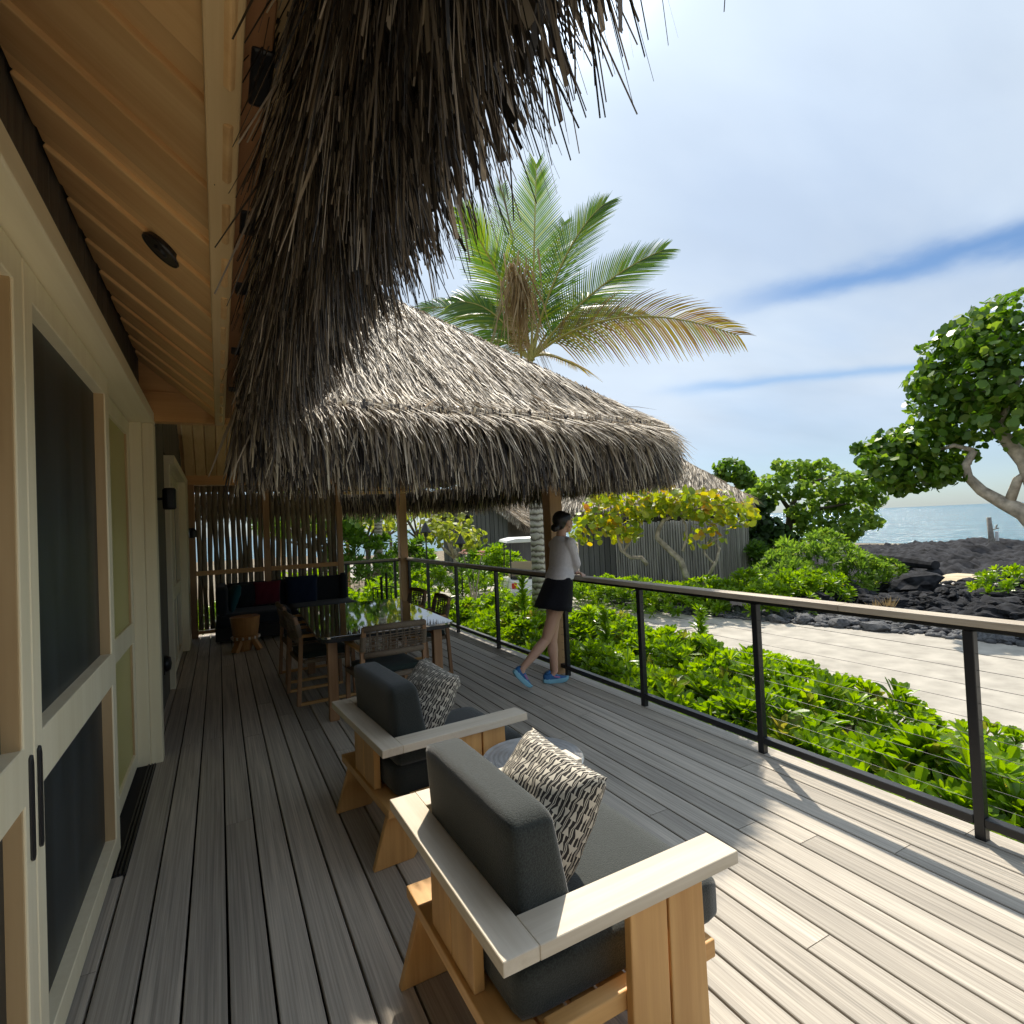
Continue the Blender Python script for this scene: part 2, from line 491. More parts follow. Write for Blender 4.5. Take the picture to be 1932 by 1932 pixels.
def mk_special():
    # insect-screen pane: dark, soft folds of the curtain behind show as faint vertical streaks
    m, t, b = newmat('screen_pane')
    L = t.links.new
    co = N(t, 'ShaderNodeTexCoord'); mp = N(t, 'ShaderNodeMapping'); mp.inputs['Scale'].default_value = (1, 5, .35)
    L(co.outputs['Object'], mp.inputs[0])
    nz = N(t, 'ShaderNodeTexNoise', i_Scale=1.6, i_Detail=4, i_Distortion=.5); L(mp.outputs[0], nz.inputs['Vector'])
    L(ramp(t, nz.outputs['Fac'], [(.3, (.010, .014, .014)), (.62, (.030, .040, .044)), (.8, (.055, .066, .075))]), b.inputs['Base Color'])
    b.inputs['Roughness'].default_value = .42
    b.inputs['Specular IOR Level'].default_value = .45
    MAT['screen_pane'] = m
    # sea
    m, t, b = newmat('sea_water'); L = t.links.new
    b.inputs['Base Color'].default_value = (.055, .17, .22, 1)
    b.inputs['Roughness'].default_value = .16
    b.inputs['IOR'].default_value = 1.33
    co = N(t, 'ShaderNodeTexCoord'); mp = N(t, 'ShaderNodeMapping'); mp.inputs['Rotation'].default_value = (0, 0, .5); mp.inputs['Scale'].default_value = (.16, .05, 1)
    L(co.outputs['Object'], mp.inputs[0])
    nz = N(t, 'ShaderNodeTexNoise', i_Scale=2.2, i_Detail=6, i_Roughness=.6); L(mp.outputs[0], nz.inputs['Vector'])
    bp = N(t, 'ShaderNodeBump', i_Strength=1.0, i_Distance=2.2); L(nz.outputs['Fac'], bp.inputs['Height']); L(bp.outputs[0], b.inputs['Normal'])
    L(ramp(t, nz.outputs['Fac'], [(.35, (.015, .08, .125)), (.6, (.05, .16, .21))]), b.inputs['Base Color'])
    MAT['sea_water'] = m
    # foam
    m, t, b = newmat('foam'); b.inputs['Base Color'].default_value = (.85, .88, .9, 1); b.inputs['Roughness'].default_value = .9; MAT['foam'] = m
    # printed pillow: rows of arrows on columns of zigzag
    m, t, b = newmat('pillow_print'); L = t.links.new
    uv = N(t, 'ShaderNodeUVMap')
    nz = N(t, 'ShaderNodeTexNoise', i_Scale=9.0, i_Detail=2); L(uv.outputs[0], nz.inputs['Vector'])
    mxv = N(t, 'ShaderNodeVectorMath', operation='MULTIPLY_ADD')
    L(nz.outputs['Color'], mxv.inputs[0]); mxv.inputs[1].default_value = (.035, .035, 0); L(uv.outputs[0], mxv.inputs[2])
    sp = N(t, 'ShaderNodeSeparateXYZ'); L(mxv.outputs[0], sp.inputs[0])
    def M(op, a, c=None, d=None):
        n = N(t, 'ShaderNodeMath', operation=op)
        for i, v in enumerate((a, c, d)):
            if v is None: continue
            if isinstance(v, (int, float)): n.inputs[i].default_value = v
            else: L(v, n.inputs[i])
        return n.outputs[0]
    NC, NR = 16.0, 12.0
    u = M('MULTIPLY', sp.outputs['X'], NC); fu = M('FRACT', u); iu = M('FLOOR', u)
    par = M('FLOORED_MODULO', iu, 2.0)
    v = M('ADD', M('MULTIPLY', sp.outputs['Y'], NR), M('MULTIPLY', iu, .37))
    fv0 = M('FRACT', v)
    fv = M('ADD', M('MULTIPLY', par, M('SUBTRACT', 1.0, M('MULTIPLY', fv0, 2.0))), fv0)     # flip every second column
    cu = M('MULTIPLY', M('ABSOLUTE', M('SUBTRACT', fu, .5)), 2.0)
    tri = M('MULTIPLY', M('LESS_THAN', cu, M('MULTIPLY', M('SUBTRACT', .60, fv), 1.15)), M('LESS_THAN', fv, .62))
    stem = M('MULTIPLY', M('LESS_THAN', cu, .17), M('GREATER_THAN', fv, .55))
    zig = M('ABSOLUTE', M('SUBTRACT', M('FRACT', M('MULTIPLY', fv0, 1.0)), .5))
    edge = M('LESS_THAN', M('ABSOLUTE', M('SUBTRACT', cu, M('ADD', .74, M('MULTIPLY', zig, .5)))), .075)
    fac = M('MAXIMUM', M('MAXIMUM', tri, stem), edge)
    mc = N(t, 'ShaderNodeMixRGB'); L(fac, mc.inputs[0])
    mc.inputs[1].default_value = (.030, .026, .024, 1); mc.inputs[2].default_value = (.62, .57, .47, 1)
    L(mc.outputs[0], b.inputs['Base Color']); b.inputs['Roughness'].default_value = .9
    MAT['pillow_print'] = m
    # palm trunk rings
    m, t, b = newmat('palm_trunk'); L = t.links.new
    co = N(t, 'ShaderNodeTexCoord'); wv = N(t, 'ShaderNodeTexWave', bands_direction='Z', i_Scale=2.6, i_Distortion=4.0, i_Detail=4)
    wv.inputs['Detail Scale'].default_value = 3.0
    L(co.outputs['Object'], wv.inputs['Vector'])
    L(ramp(t, wv.outputs['Fac'], [(.08, (.13, .11, .085)), (.25, (.36, .32, .26)), (.8, (.52, .48, .40))]), b.inputs['Base Color'])
    b.inputs['Roughness'].default_value = .9
    bp = N(t, 'ShaderNodeBump', i_Strength=.6, i_Distance=.02); L(wv.outputs['Fac'], bp.inputs['Height']); L(bp.outputs[0], b.inputs['Normal'])
    MAT['palm_trunk'] = m
    # skin and clothes
    m, t, b = newmat('skin'); b.inputs['Base Color'].default_value = (.62, .37, .26, 1); b.inputs['Roughness'].default_value = .45
    b.inputs['Subsurface Weight'].default_value = .08; b.inputs['Subsurface Radius'].default_value = (.02, .008, .004); MAT['skin'] = m
    flat('shirt_cloth', (.70, .66, .66), .8, 0, .2, .06, 30, .2, .2)
    flat('skirt_cloth', (.008, .008, .012), .8, 0, .2, .2, 60, .2, .1)
    flat('hair', (.008, .006, .006), .35, 0, .5, .3, 90, .4)
    flat('shoe_blue', (.035, .14, .34), .6, 0, .3, .15, 60, .2)
    flat('shoe_sole', (.24, .52, .66), .6)
    flat('shoe_pink', (.55, .22, .45), .6)
    # zinc ringed top
mk_special()
# ------------------------------------------------------------------ deck
deck = MB().box((-.62, -6.6, -.20), (3.30, 10.62, -.070)).box((3.30, -6.6, -.62), (3.33, 10.65, -.034)).build('deck', MAT['joist_dark'])
tag(deck, kind='structure')
WORG['deck'] = Vector((0, 0, 0))
bw, pitchb = .1350, .1446
sec = [(-bw/2, -.030), (bw/2, -.030), (bw/2, -.003), (bw/2-.003, 0), (-bw/2+.003, 0), (-bw/2, -.003)]
board_me = MB().prism(sec, 'y', 0, 1).mesh('deck_board', MAT['deck_wood'])
k = -4
rb = random.Random(3)
while True:
    x = -.013 + pitchb*(k+.5)
    if x > 3.29: break
    if x > -.60:
        y = -6.6 - rb.random()*2.2
        while y < 10.6:
            Lb = rb.choice((2.45, 3.05, 3.66, 3.66, 4.27)) if x > .9 else rb.choice((3.66, 4.27, 4.88))
            y1 = min(y+Lb, 10.6)
            if y1 > -6.4:
                o = link('deck_board', board_me, deck)
                ys = max(y, -6.6)
                o.location = (x, ys, -.0005*rb.random())
                o.scale = (1, y1-ys-.004, 1)
            y += Lb
    k += 1

# ------------------------------------------------------------------ the bungalow (house, porch eave, dining pavilion)
house = thing('thatched_bungalow', 'timber bungalow with thatched roof, sliding screen doors and dining pavilion along the deck', 'bungalow', (0, 0, 0))
def part(mb, name, mat, parent=None, **k):
    return mb.build(name, MAT[mat], parent or house, **k)

part(MB().box((-.85, -6.6, -.1), (-.63, 10.5, 3.2)), 'wall', 'dark_void')
wb_me = MB().box((0, 0, 0), (.02, .136, 1)).mesh('wall_board', MAT['wall_board'], bevel=.003, seg=1)
def wall_boards(y0, y1, z0, z1, x):
    y = y0
    while y + .136 <= y1 + .01:
        o = link('wall_board', wb_me, house); o.location = (x, y, z0); o.scale = (1, 1, z1-z0)
        y += .142
wall_boards(-6.0, 4.9, 2.575, 3.0, -.50)
wall_boards(4.94, 7.0, 0, 3.0, -.515)
wall_boards(7.0, 9.9, 2.56, 3.2, -.515)
wall_boards(9.96, 10.32, 0, 3.2, -.515)

def grid_frame(ys, zs, holes, x0, x1):
    """one connected frame standing in the y-z plane with openings"""
    mb = MB(); ny, nz = len(ys), len(zs)
    for x in (x0, x1):
        for z in zs:
            for y in ys: mb.v.append((x, y, z))
    I = lambda s, i, j: s*ny*nz + j*ny + i
    cells = {(i, j) for i in range(ny-1) for j in range(nz-1)} - holes
    for i, j in cells:
        mb.f.append((I(0, i, j), I(0, i, j+1), I(0, i+1, j+1), I(0, i+1, j)))
        mb.f.append((I(1, i, j), I(1, i+1, j), I(1, i+1, j+1), I(1, i, j+1)))
        for di, dj, e in ((-1, 0, ((i, j), (i, j+1))), (1, 0, ((i+1, j), (i+1, j+1))), (0, -1, ((i, j), (i+1, j))), (0, 1, ((i, j+1), (i+1, j+1)))):
            if (i+di, j+dj) not in cells:
                a, b = e
                mb.f.append((I(0, *a), I(0, *b), I(1, *b), I(1, *a)))
    return mb
def sliding_door(y0, y1, X, wl_, wr, z_mid=(.89, 1.05), pane='screen_pane', depth=.05, handle=None, frame=True):
    ya, yb = y0+wl_, y1-wr
    d = part(grid_frame([y0, ya, yb, y1], [.03, .13, z_mid[0], z_mid[1], 2.365, 2.47], {(1, 1), (1, 3)}, X-depth, X), 'sliding_door', 'door_wood_z', bevel=.003, seg=1)
    for z0, z1 in ((.13, z_mid[0]), (z_mid[1], 2.365)):
        part(MB().box((X-depth-.006, ya, z0), (X-depth+.004, yb, z1)), 'pane', pane, d)
        part(MB().box((X-depth+.003, yb-.012, z0), (X-.006, yb+.0, z1)), 'bead', 'bead_wood_z', d)
    if handle is not None:
        for yy, z0, z1 in handle:
            part(MB().prism([(yy-.014, z0), (yy+.002, z0-.012), (yy+.014, z0), (yy+.014, z1-.02), (yy+.004, z1+.008), (yy-.014, z1)], 'x', X-.003, X+.008), 'handle', 'black_metal', d, bevel=.003, seg=1)
    return d
sliding_door(2.10, 3.53, -.49, .085, .10, handle=[(2.132, .73, 1.01)])
sliding_door(.60, 2.088, -.49, .10, .085, handle=[(2.05, .73, 1.01)])
for k_ in range(4): sliding_door(-.90-1.495*k_, .592-1.495*k_, -.49, .10, .085)
sliding_door(3.36, 4.778, -.546, .30, .10, z_mid=(.90, 1.04), pane='olive_film', depth=.022)
# header, casing, jamb, floor track
part(MB().box((-.56, -6.0, 2.475), (-.40, 4.93, 2.565)), 'header', 'door_wood_y', bevel=.006)
part(MB().box((-.56, -6.0, 2.565), (-.425, 4.93, 2.60)), 'header_trim', 'door_wood_y')
part(MB().box((-.60, 4.78, -.01), (-.474, 4.93, 2.474)), 'jamb', 'door_wood_z', bevel=.004)
part(MB().box((-.4735, 4.80, -.01), (-.40, 4.93, 2.474)), 'door_casing', 'door_wood_z', bevel=.005)
tr = part(MB().box((-.565, 3.3, -.005), (-.440, 4.775, .004)), 'floor_track', 'joist_dark')
for xr in (-.486, -.468, -.450):
    part(MB().box((xr, 3.3, .004), (xr+.007, 4.77, .014)), 'track_rib', 'black_metal', tr)
# far door
part(MB().box((-.56, 7.02, 2.43), (-.40, 9.95, 2.53)), 'header', 'door_wood_y', bevel=.005)
part(MB().box((-.56, 9.25, 0), (-.405, 9.94, 2.43)), 'door_casing', 'door_wood_z', bevel=.005)
part(MB().box((-.56, 7.02, 0), (-.45, 7.14, 2.43)), 'door_casing', 'door_wood_z', bevel=.005)
dd = part(grid_frame([7.15, 7.28, 8.15, 8.31, 9.1, 9.245], [.02, .13, .88, 1.03, 2.30, 2.42], {(1, 1), (3, 1), (1, 3), (3, 3)}, -.54, -.49), 'sliding_door', 'door_wood_z', bevel=.003, seg=1)
for za, zb in ((.13, .88), (1.03, 2.30)):
    for ya, yb in ((7.28, 8.15), (8.31, 9.1)):
        part(MB().box((-.548, ya, za), (-.532, yb, zb)), 'pane', 'screen_pane', dd)

# soffit: boards laid across, alternately low and raised, sloping from wall to eave beam
P0, P1 = Vector((-.47, 0, 2.905)), Vector((.045, 0, 2.475))
Ls = (P1-P0).length; As = atan2(P0.z-P1.z, P1.x-P0.x)
wide_me = MB().box((0, 0, 0), (Ls, .218, .022)).mesh('soffit_board', MAT['soffit_wood'], bevel=.006, seg=2)
nar_me = MB().box((0, 0, 0), (Ls, .122, .02)).mesh('soffit_board', MAT['soffit_wood'], bevel=.004, seg=1)
y = -5.76; i = 0
while y < 4.62:
    for me, w, up in ((wide_me, .218, 0), (nar_me, .102, .020)):
        if y + w > 4.94: break
        o = link('soffit_board', me, house)
        o.location = (P0.x, y - (.01 if up else 0), P0.z+up)
        o.rotation_euler = (0, As, 0)
        y += w
part(MB().box((-.6, -6.0, 2.98), (.12, 4.95, 3.0)), 'soffit_backing', 'thatch_core')
# eave beam, brown sub fascia with hangers, outer fascia
part(MB().box((0, -6.0, 2.485), (.066, 4.86, 2.66)), 'eave_beam', 'beam_wood_y', bevel=.006)
sf = part(MB().box((.066, -6.0, 2.535), (.118, 4.80, 2.72)), 'sub_fascia', 'fascia_wood_y', bevel=.003, seg=1)
part(MB().box((.118, -6.0, 2.60), (.215, 4.2, 2.70)), 'outer_fascia', 'beam_wood_y', bevel=.003, seg=1)
for yy, ln in ((1.13, .17), (1.72, .15), (2.22, .12), (3.0, .12), (3.8, .12)):
    part(MB().prism([(yy-.02, 2.53), (yy+ln-.03, 2.53), (yy+ln, 2.60), (yy+ln-.02, 2.67), (yy-.02, 2.67)], 'x', .080, .124), 'hanger', 'black_metal', sf, bevel=.008)
# downlight in the soffit
ang = As
cdl = P0.lerp(P1, .62); 
dl = link('downlight', MB().lathe([(.0005, -.012), (.020, -.012), (.026, -.004), (.062, -.004), (.068, -.007), (.070, 0), (.060, .02), (.0005, .02)], n=32).mesh('downlight', MAT['black_metal'], smooth=False), house)
dl.location = (cdl.x, 2.275, cdl.z); dl.rotation_euler = (0, As, 0)

# pavilion frame
part(MB().box((-.5, 4.87, 2.50), (3.04, 4.97, 2.73)), 'front_beam', 'beam_wood_x', bevel=.005)
part(MB().box((-.5, 4.885, 2.731), (.12, 4.955, 3.02)), 'beam_filler', 'beam_wood_x')
part(MB().box((-.5, 10.32, 2.485), (1.98, 10.46, 2.80)), 'back_beam', 'beam_wood_x', bevel=.005)
for z in (2.30, 2.385):
    part(MB().box((1.98, 10.34, z), (3.05, 10.42, z+.055)), 'back_rail', 'ceiling_wood')
    part(MB().box((3.09, 5.16, z), (3.17, 10.30, z+.055)), 'side_rail', 'beam_wood_y')
for y0 in (5.0, 10.30):
    xc = 3.13 if y0 < 6 else 3.05
    part(MB().box((xc, y0, -.02), (xc+.155, y0+.155, 2.75)), 'post', 'post_wood', bevel=.008)
# ceiling boards on the back slope (run up from the back beam) and on the side slope
ca = math.atan(.84)
bk = MB().box((-.001, 0, 0), (.142, .02, 1)).mesh('ceiling_board', MAT['ceiling_wood'], bevel=.012, seg=1)
x = -.45
while x < 3.1:
    Lc = min((3.15-x)/cos(ca), 3.4)
    if Lc > .25:
        o = link('ceiling_board', bk, house)
        o.location = (x, 10.36, 2.60); o.rotation_euler = (pi/2-ca, 0, 0); o.scale = (1, 1, Lc)
    x += .152
y = 5.0
while y < 10.3:
    Lc = min((10.4-y)/cos(ca), 2.6, (y-4.80)/cos(ca))
    if Lc > .25:
        o = link('ceiling_board', bk, house)
        o.location = (3.13, y+.15, 2.60); o.rotation_euler = (pi/2-ca, 0, -pi/2)
        o.scale = (1, 1, Lc)
    y += .152
part(MB().add([(-.5, 10.3, 2.72), (3.1, 10.3, 2.72), (.6, 7.8, 4.82), (-.5, 7.8, 4.82)], [(0, 1, 2, 3)]).add([(3.1, 10.3, 2.72), (3.1, 4.9, 2.72), (.6, 7.4, 4.82), (.6, 7.8, 4.82)], [(0, 1, 2, 3)]).add([(3.1, 4.9, 2.72), (-.5, 4.9, 2.72), (-.5, 7.4, 4.82), (.6, 7.4, 4.82)], [(0, 1, 2, 3)]), 'ceiling_backing', 'ceiling_wood')

# pole screen at the end of the deck
scr = part(MB().box((.68, 10.34, .10), (.785, 10.43, 2.485)), 'pole_screen', 'post_wood', bevel=.006)
for xa, xb in ((-.45, -.33), (1.90, 2.0)):
    part(MB().box((xa, 10.32, 0), (xb, 10.44, 2.485)), 'frame_post', 'post_wood', scr, bevel=.006)
for xa, xb in ((-.33, .68), (.785, 1.90)):
    part(MB().box((xa, 10.335, 1.0), (xb, 10.375, 1.075)), 'rail', 'beam_wood_x', scr)
    part(MB().box((xa, 10.35, .05), (xb, 10.43, .10)), 'rail', 'beam_wood_x', scr)
for z in (2.385, 2.435):
    part(MB().box((-.33, 10.445, z), (1.9, 10.46, z+.016)), 'batten', 'fascia_wood_y', scr)
rp = random.Random(5)
def pole_mesh(name, L, r, mat, wob=.007, n=7, seg=9):
    pts = []; ph = rp.random()*6; ph2 = rp.random()*6
    rr = []
    for i in range(seg+1):
        t = i/seg
        pts.append((wob*sin(ph+t*7)+wob*.5*sin(ph2+t*17), wob*sin(ph2+t*6), t*L))
        rr.append(r*(1+.10*sin(ph*2+t*11)+.07*sin(ph2+t*23)))
    return MB().tube(pts, rr, n).mesh(name, MAT[mat], smooth=True)
pms = [pole_mesh('pole', 2.36, .0385, 'pole_bark') for _ in range(6)]
for x0, x1, n in ((-.33, .68, 12), (.785, 1.90, 13)):
    for i in range(n):
        o = link('pole', rp.choice(pms), scr)
        o.location = (x0+(x1-x0)*(i+.5)/n + rp.uniform(-.006, .006), 10.415, .11)
        o.rotation_euler = (0, 0, rp.random()*6.28)
        s = rp.uniform(.94, 1.06); o.scale = (s, s, 1)

# ------------------------------------------------------------------ thatch
XE, YE, YB, RC = 4.35, 3.5, 11.75, 1.5
def inset(x, y):
    """distance inside the rounded eave outline"""
    dx = np.minimum(XE-x, 99); dy = np.minimum(y-YE, YB-y)
    d = np.minimum(dx, dy)
    corner = (dx < RC) & (dy < RC)
    dc = RC - np.sqrt((RC-dx)**2 + (RC-dy)**2)
    return np.where(corner, dc, d)
def surf(x, y):
    p = 2.14 + .84*np.minimum(np.minimum(XE-x, y-YE), YB-y)
    d = inset(x, y)
    e = np.clip(.9-d, 0, .9)
    return np.where(d < .9, np.maximum(p, 2.896 - .84*e + .369*e*e), p)      # the eave flares out over a thick lip
g = .12
xs = np.arange(-4, XE+g, g); ys = np.arange(YE, YB+g, g)
GX, GY = np.meshgrid(xs, ys, indexing='ij')
GZ = surf(GX, GY) - .05
D = inset(GX, GY)
idx = np.arange(GX.size).reshape(GX.shape)
ok = ((GX[:-1, :-1] > .16) | (GY[:-1, :-1] > 4.95)) & (np.minimum(np.minimum(D[:-1, :-1], D[1:, :-1]), np.minimum(D[:-1, 1:], D[1:, 1:])) > .09)
Q = np.stack([idx[:-1, :-1], idx[1:, :-1], idx[1:, 1:], idx[:-1, 1:]], -1)[ok]
np_obj('roof', np.stack([GX, GY, GZ], -1).reshape(-1, 3), Q, MAT['thatch_core'], house)
part(MB().add([(.40, -6.4, 2.70), (.40, 4.3, 2.70), (-4, 4.3, 6.4), (-4, -6.4, 6.4)], [(0, 1, 2, 3)]).add([(.40, -6.4, 2.70), (.40, 4.3, 2.70), (.12, 4.3, 2.72), (.12, -6.4, 2.72)], [(0, 1, 2, 3)]), 'roof', 'thatch_core')

# pavilion: strands lying on the front slope and round the hip
def sample_slope(n):
    out = []
    while sum(len(a) for a in out) < n:
        x = RNG.uniform(.22, XE, 4*n); y = RNG.uniform(YE, YE+4.0, 4*n)
        d = inset(x, y); t1 = XE-x; t2 = y-YE
        m = (d > .07) & (t2 < t1+.35) & (t2 < 3.6)
        # more strands low down, where the roof is seen close
        m &= RNG.random(4*n) < (.35+.65*np.exp(-t2/1.6))
        out.append(np.stack([x[m], y[m]], -1))
    return np.concatenate(out)[:n]
P = sample_slope(44000)
x, y = P[:, 0], P[:, 1]; n = len(P)
right = (XE-x) < (y-YE)
dn = np.zeros((n, 3)); dn[~right] = (0, -1, -.84); dn[right] = (1, 0, -.84)
nrm = np.zeros((n, 3)); nrm[~right] = (0, -.643, .766); nrm[right] = (.643, 0, .766)
dd_ = inset(x, y)
lip = np.clip((.9-dd_)/.8, 0, 1)[:, None]; roll_ = np.clip((.20-dd_)/.14, 0, 1)[:, None]
flatd = np.zeros((n, 3)); flatd[~right] = (0, -1, -.29); flatd[right] = (1, 0, -.29)
dn = unit(dn)*(1-lip) + unit(flatd)*lip + np.array([0, 0, -1.0])*roll_*RNG.uniform(.1, 1.5, (n, 1))
dn = unit(dn) + RNG.normal(0, .08, (n, 3)) + nrm*RNG.uniform(.0, .10, (n, 1))
root = np.stack([x, y, surf(x, y)-.04 ], -1) - unit(dn)*.05
V1 = strips(root, dn, RNG.uniform(.28, .66, n)*(1-RNG.uniform(.1, .75, n)*np.clip((.6-dd_)/.4, 0, 1)), RNG.uniform(.006, .014, n), droop=.10, tip=.2, sidev=nrm+RNG.normal(0, .45, (n, 3)))

def eave_pts(n, a, b):
    """a..b along the rounded eave outline: front edge, corner, side edge, corner, back edge -> point, outward normal"""
    L1 = (XE-RC)-.12; La = pi/2*RC; L2 = (YB-YE)-2*RC
    tot = L1 + La + L2 + La + (XE-RC) + 1.2
    s = RNG.uniform(a, b, n)*tot
    p = np.zeros((n, 2)); q = np.zeros((n, 2))
    m = s < L1; p[m] = np.stack([.12+s[m], np.full(m.sum(), YE)], -1); q[m] = (0, -1)
    s2 = s-L1; m = (s2 >= 0) & (s2 < La); an = -pi/2 + s2[m]/RC
    p[m] = np.stack([XE-RC+RC*np.cos(an), YE+RC+RC*np.sin(an)], -1); q[m] = np.stack([np.cos(an), np.sin(an)], -1)
    s3 = s2-La; m = (s3 >= 0) & (s3 < L2); p[m] = np.stack([np.full(m.sum(), XE), YE+RC+s3[m]], -1); q[m] = (1, 0)
    s4 = s3-L2; m = (s4 >= 0) & (s4 < La); an = s4[m]/RC
    p[m] = np.stack([XE-RC+RC*np.cos(an), YB-RC+RC*np.sin(an)], -1); q[m] = np.stack([np.cos(an), np.sin(an)], -1)
    s5 = s4-La; m = s5 >= 0; p[m] = np.stack([XE-RC-s5[m], np.full(m.sum(), YB)], -1); q[m] = (0, 1)
    return p, q
def fringe(n, a, b, zlo=2.05, w=(.009, .022), lens=(.22, .46), spread=.15, hr=(0, 1)):
    p, q = eave_pts(n, a, b)
    h = RNG.uniform(hr[0], hr[1], n)                     # 0 at the lip, 1 where the slope breaks
    d = .02 + .10*RNG.random(n) + .22*np.clip(h-.75, 0, 1)
    zlo = zlo + .10*np.clip(q[:, 0], 0, 1)*(a < .1)
    px = p - q*d[:, None]
    top = surf(px[:, 0], px[:, 1]) - .03
    zr = zlo + .24 + (top - zlo - .24)*np.minimum(h, 1) + RNG.normal(0, .02, n)
    dirn = np.zeros((n, 3)); out = -.04 + .10*h + .40*np.clip(h-.6, 0, 1)
    dirn[:, :2] = q*out[:, None]; dirn[:, 2] = -1
    dirn += RNG.normal(0, spread, (n, 3))*np.array([1, 1, .4])
    L = RNG.uniform(*lens, n)
    root = np.stack([px[:, 0], px[:, 1], zr], -1)
    nq = np.stack([q[:, 0], q[:, 1], np.full(n, .2)], -1)
    return strips(root, dirn, L, RNG.uniform(*w, n), droop=.1, tip=.22, sidev=nq+RNG.normal(0, .5, (n, 3)))
V2 = fringe(14500, 0, .43, hr=(0, 1.0))
V5 = fringe(4500, 0, .43, hr=(.65, 1.5), lens=(.2, .5), spread=.2)
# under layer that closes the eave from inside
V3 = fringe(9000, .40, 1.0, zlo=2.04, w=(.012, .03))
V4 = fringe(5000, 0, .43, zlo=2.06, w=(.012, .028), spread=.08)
np_obj('thatch', *cat_mesh([V1, V5]), MAT['thatch'], house, kind='stuff')
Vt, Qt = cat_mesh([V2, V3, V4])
np_obj('thatch_fringe_shaded', Vt, Qt, MAT['thatch_fringe_shaded'], house, kind='stuff')

# porch eave beside the camera: stalks hang like a broom, splaying in towards the fascia and out towards the sky
def near_fringe(n, w, lens, y0=-.7, y1=3.9, sp=.085, s0=0.0):
    s = RNG.uniform(s0, 1, n)
    yy = RNG.uniform(y0, y1, n)
    root = np.stack([.19 + .26*s + RNG.normal(0, .012, n), yy, 2.62 + .20*s + RNG.uniform(-.10, .22, n)], -1)
    d = np.zeros((n, 3))
    d[:, 0] = -.22 + .50*s**1.1
    d[:, 1] = -.10
    d[:, 2] = -1
    d += RNG.normal(0, sp, (n, 3))*np.array([1, 1.2, .3])
    L = RNG.uniform(*lens, n)*(1 - .25*(s < .25))
    tipx = root[:, 0] + unit(d)[:, 0]*L
    L = np.where(tipx > .56, L*.75, L)
    tp = root + unit(d)*L[:, None]
    ok_ = tp[:, 0]/np.maximum(tp[:, 2]-1.61, .05) < .93
    root, d, L = root[ok_], d[ok_], L[ok_]; n = len(L)
    return strips(root, d, L, RNG.uniform(*w, n), droop=.02, tip=.55)
near = [near_fringe(15500, (.0022, .0054), (.22, .58)), near_fringe(800, (.007, .014), (.25, .5), sp=.05, s0=.3),
        near_fringe(2600, (.003, .006), (.3, .62), .2, 1.7, .15)]
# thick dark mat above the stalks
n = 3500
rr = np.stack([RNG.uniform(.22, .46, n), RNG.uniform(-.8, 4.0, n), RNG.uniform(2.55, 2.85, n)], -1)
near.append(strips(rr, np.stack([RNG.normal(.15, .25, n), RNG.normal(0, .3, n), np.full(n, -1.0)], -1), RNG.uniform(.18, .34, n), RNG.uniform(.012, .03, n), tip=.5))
# one loose stalk sticking out
near.append(strips(np.array([[.50, .43, 2.52]]), np.array([[.35, -.06, -1.0]]), np.array([.31]), np.array([.006]), tip=.9))
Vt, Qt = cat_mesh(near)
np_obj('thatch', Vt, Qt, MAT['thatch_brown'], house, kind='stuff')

# wall lamps
def wall_lamp(label, loc, big=1.0):
    t = thing('wall_lamp', label, 'wall lamp', loc)
    part(MB().box((loc[0]-.02, loc[1]-.035, loc[2]-.07), (loc[0], loc[1]+.035, loc[2]+.07)), 'back_plate', 'black_metal', t, bevel=.006)
    part(MB().tube([(loc[0], loc[1], loc[2]), (loc[0]+.07, loc[1], loc[2])], .012), 'arm', 'black_metal', t)
    part(MB().lathe([(.001, -.10), (.045, -.10), (.055, -.085), (.055, .085), (.045, .10), (.001, .10)], (loc[0]+.10, loc[1], loc[2]), 14), 'shade', 'black_metal', t, bevel=0)
    return t
wall_lamp('black cylindrical wall lamp beside the far sliding door', (-.493, 6.02, 1.99))
t = thing('wall_lamp', 'small black wall lamp on the left post of the pole screen', 'wall lamp', (-.39, 10.32, 1.70))
part(MB().box((-.44, 10.30, 1.62), (-.34, 10.318, 1.78)), 'back_plate', 'black_metal', t, bevel=.005)
part(MB().lathe([(.001, -.07), (.05, -.07), (.06, .02), (.03, .07), (.001, .07)], (-.36, 10.23, 1.70), 12), 'shade', 'black_metal', t)
t = thing('step_light', 'low black rounded step light on the board wall near the floor', 'step light', (-.493, 6.35, .41))
part(MB().lathe([(.001, 0), (.075, 0), (.078, .02), (.06, .05), (.001, .06)], (-.493, 6.35, .41), 18, 'x'), 'shade', 'black_metal', t, smooth=True)
part(MB().box((-.496, 6.27, .32), (-.485, 6.43, .36)), 'back_plate', 'black_metal', t)

# ------------------------------------------------------------------ railing
rail = thing('railing', 'black metal cable railing with weathered wooden top rail along the deck edge', 'railing', (3.2, 4.5, 0))
post_me = MB().box((-.0225, -.0225, -.02), (.0225, .0225, 1.0)).mesh('railing_post', MAT['black_metal'], bevel=.003, seg=1)
py = [-1.05, .14, 1.34, 2.55, 3.72, 4.90, 6.52, 7.90, 9.20, 10.26]
def rl(o, x, y, z=0): o.location = (x-3.2, y-4.5, z)
for yy in py:
    rl(link('railing_post', post_me, rail), 3.20, yy)
for xx in (2.05, 2.96):
    rl(link('railing_post', post_me, rail), xx, 10.41)
for a, b in ((-6.5, 4.998), (5.157, 10.42)):
    part(MB().box((3.182, a, 1.0), (3.222, b, 1.026)), 'sub_rail', 'black_metal', rail, bevel=.003, seg=1)
part(MB().box((2.0, 10.392, 1.0), (3.182, 10.432, 1.026)), 'sub_rail', 'black_metal', rail, bevel=.003, seg=1)
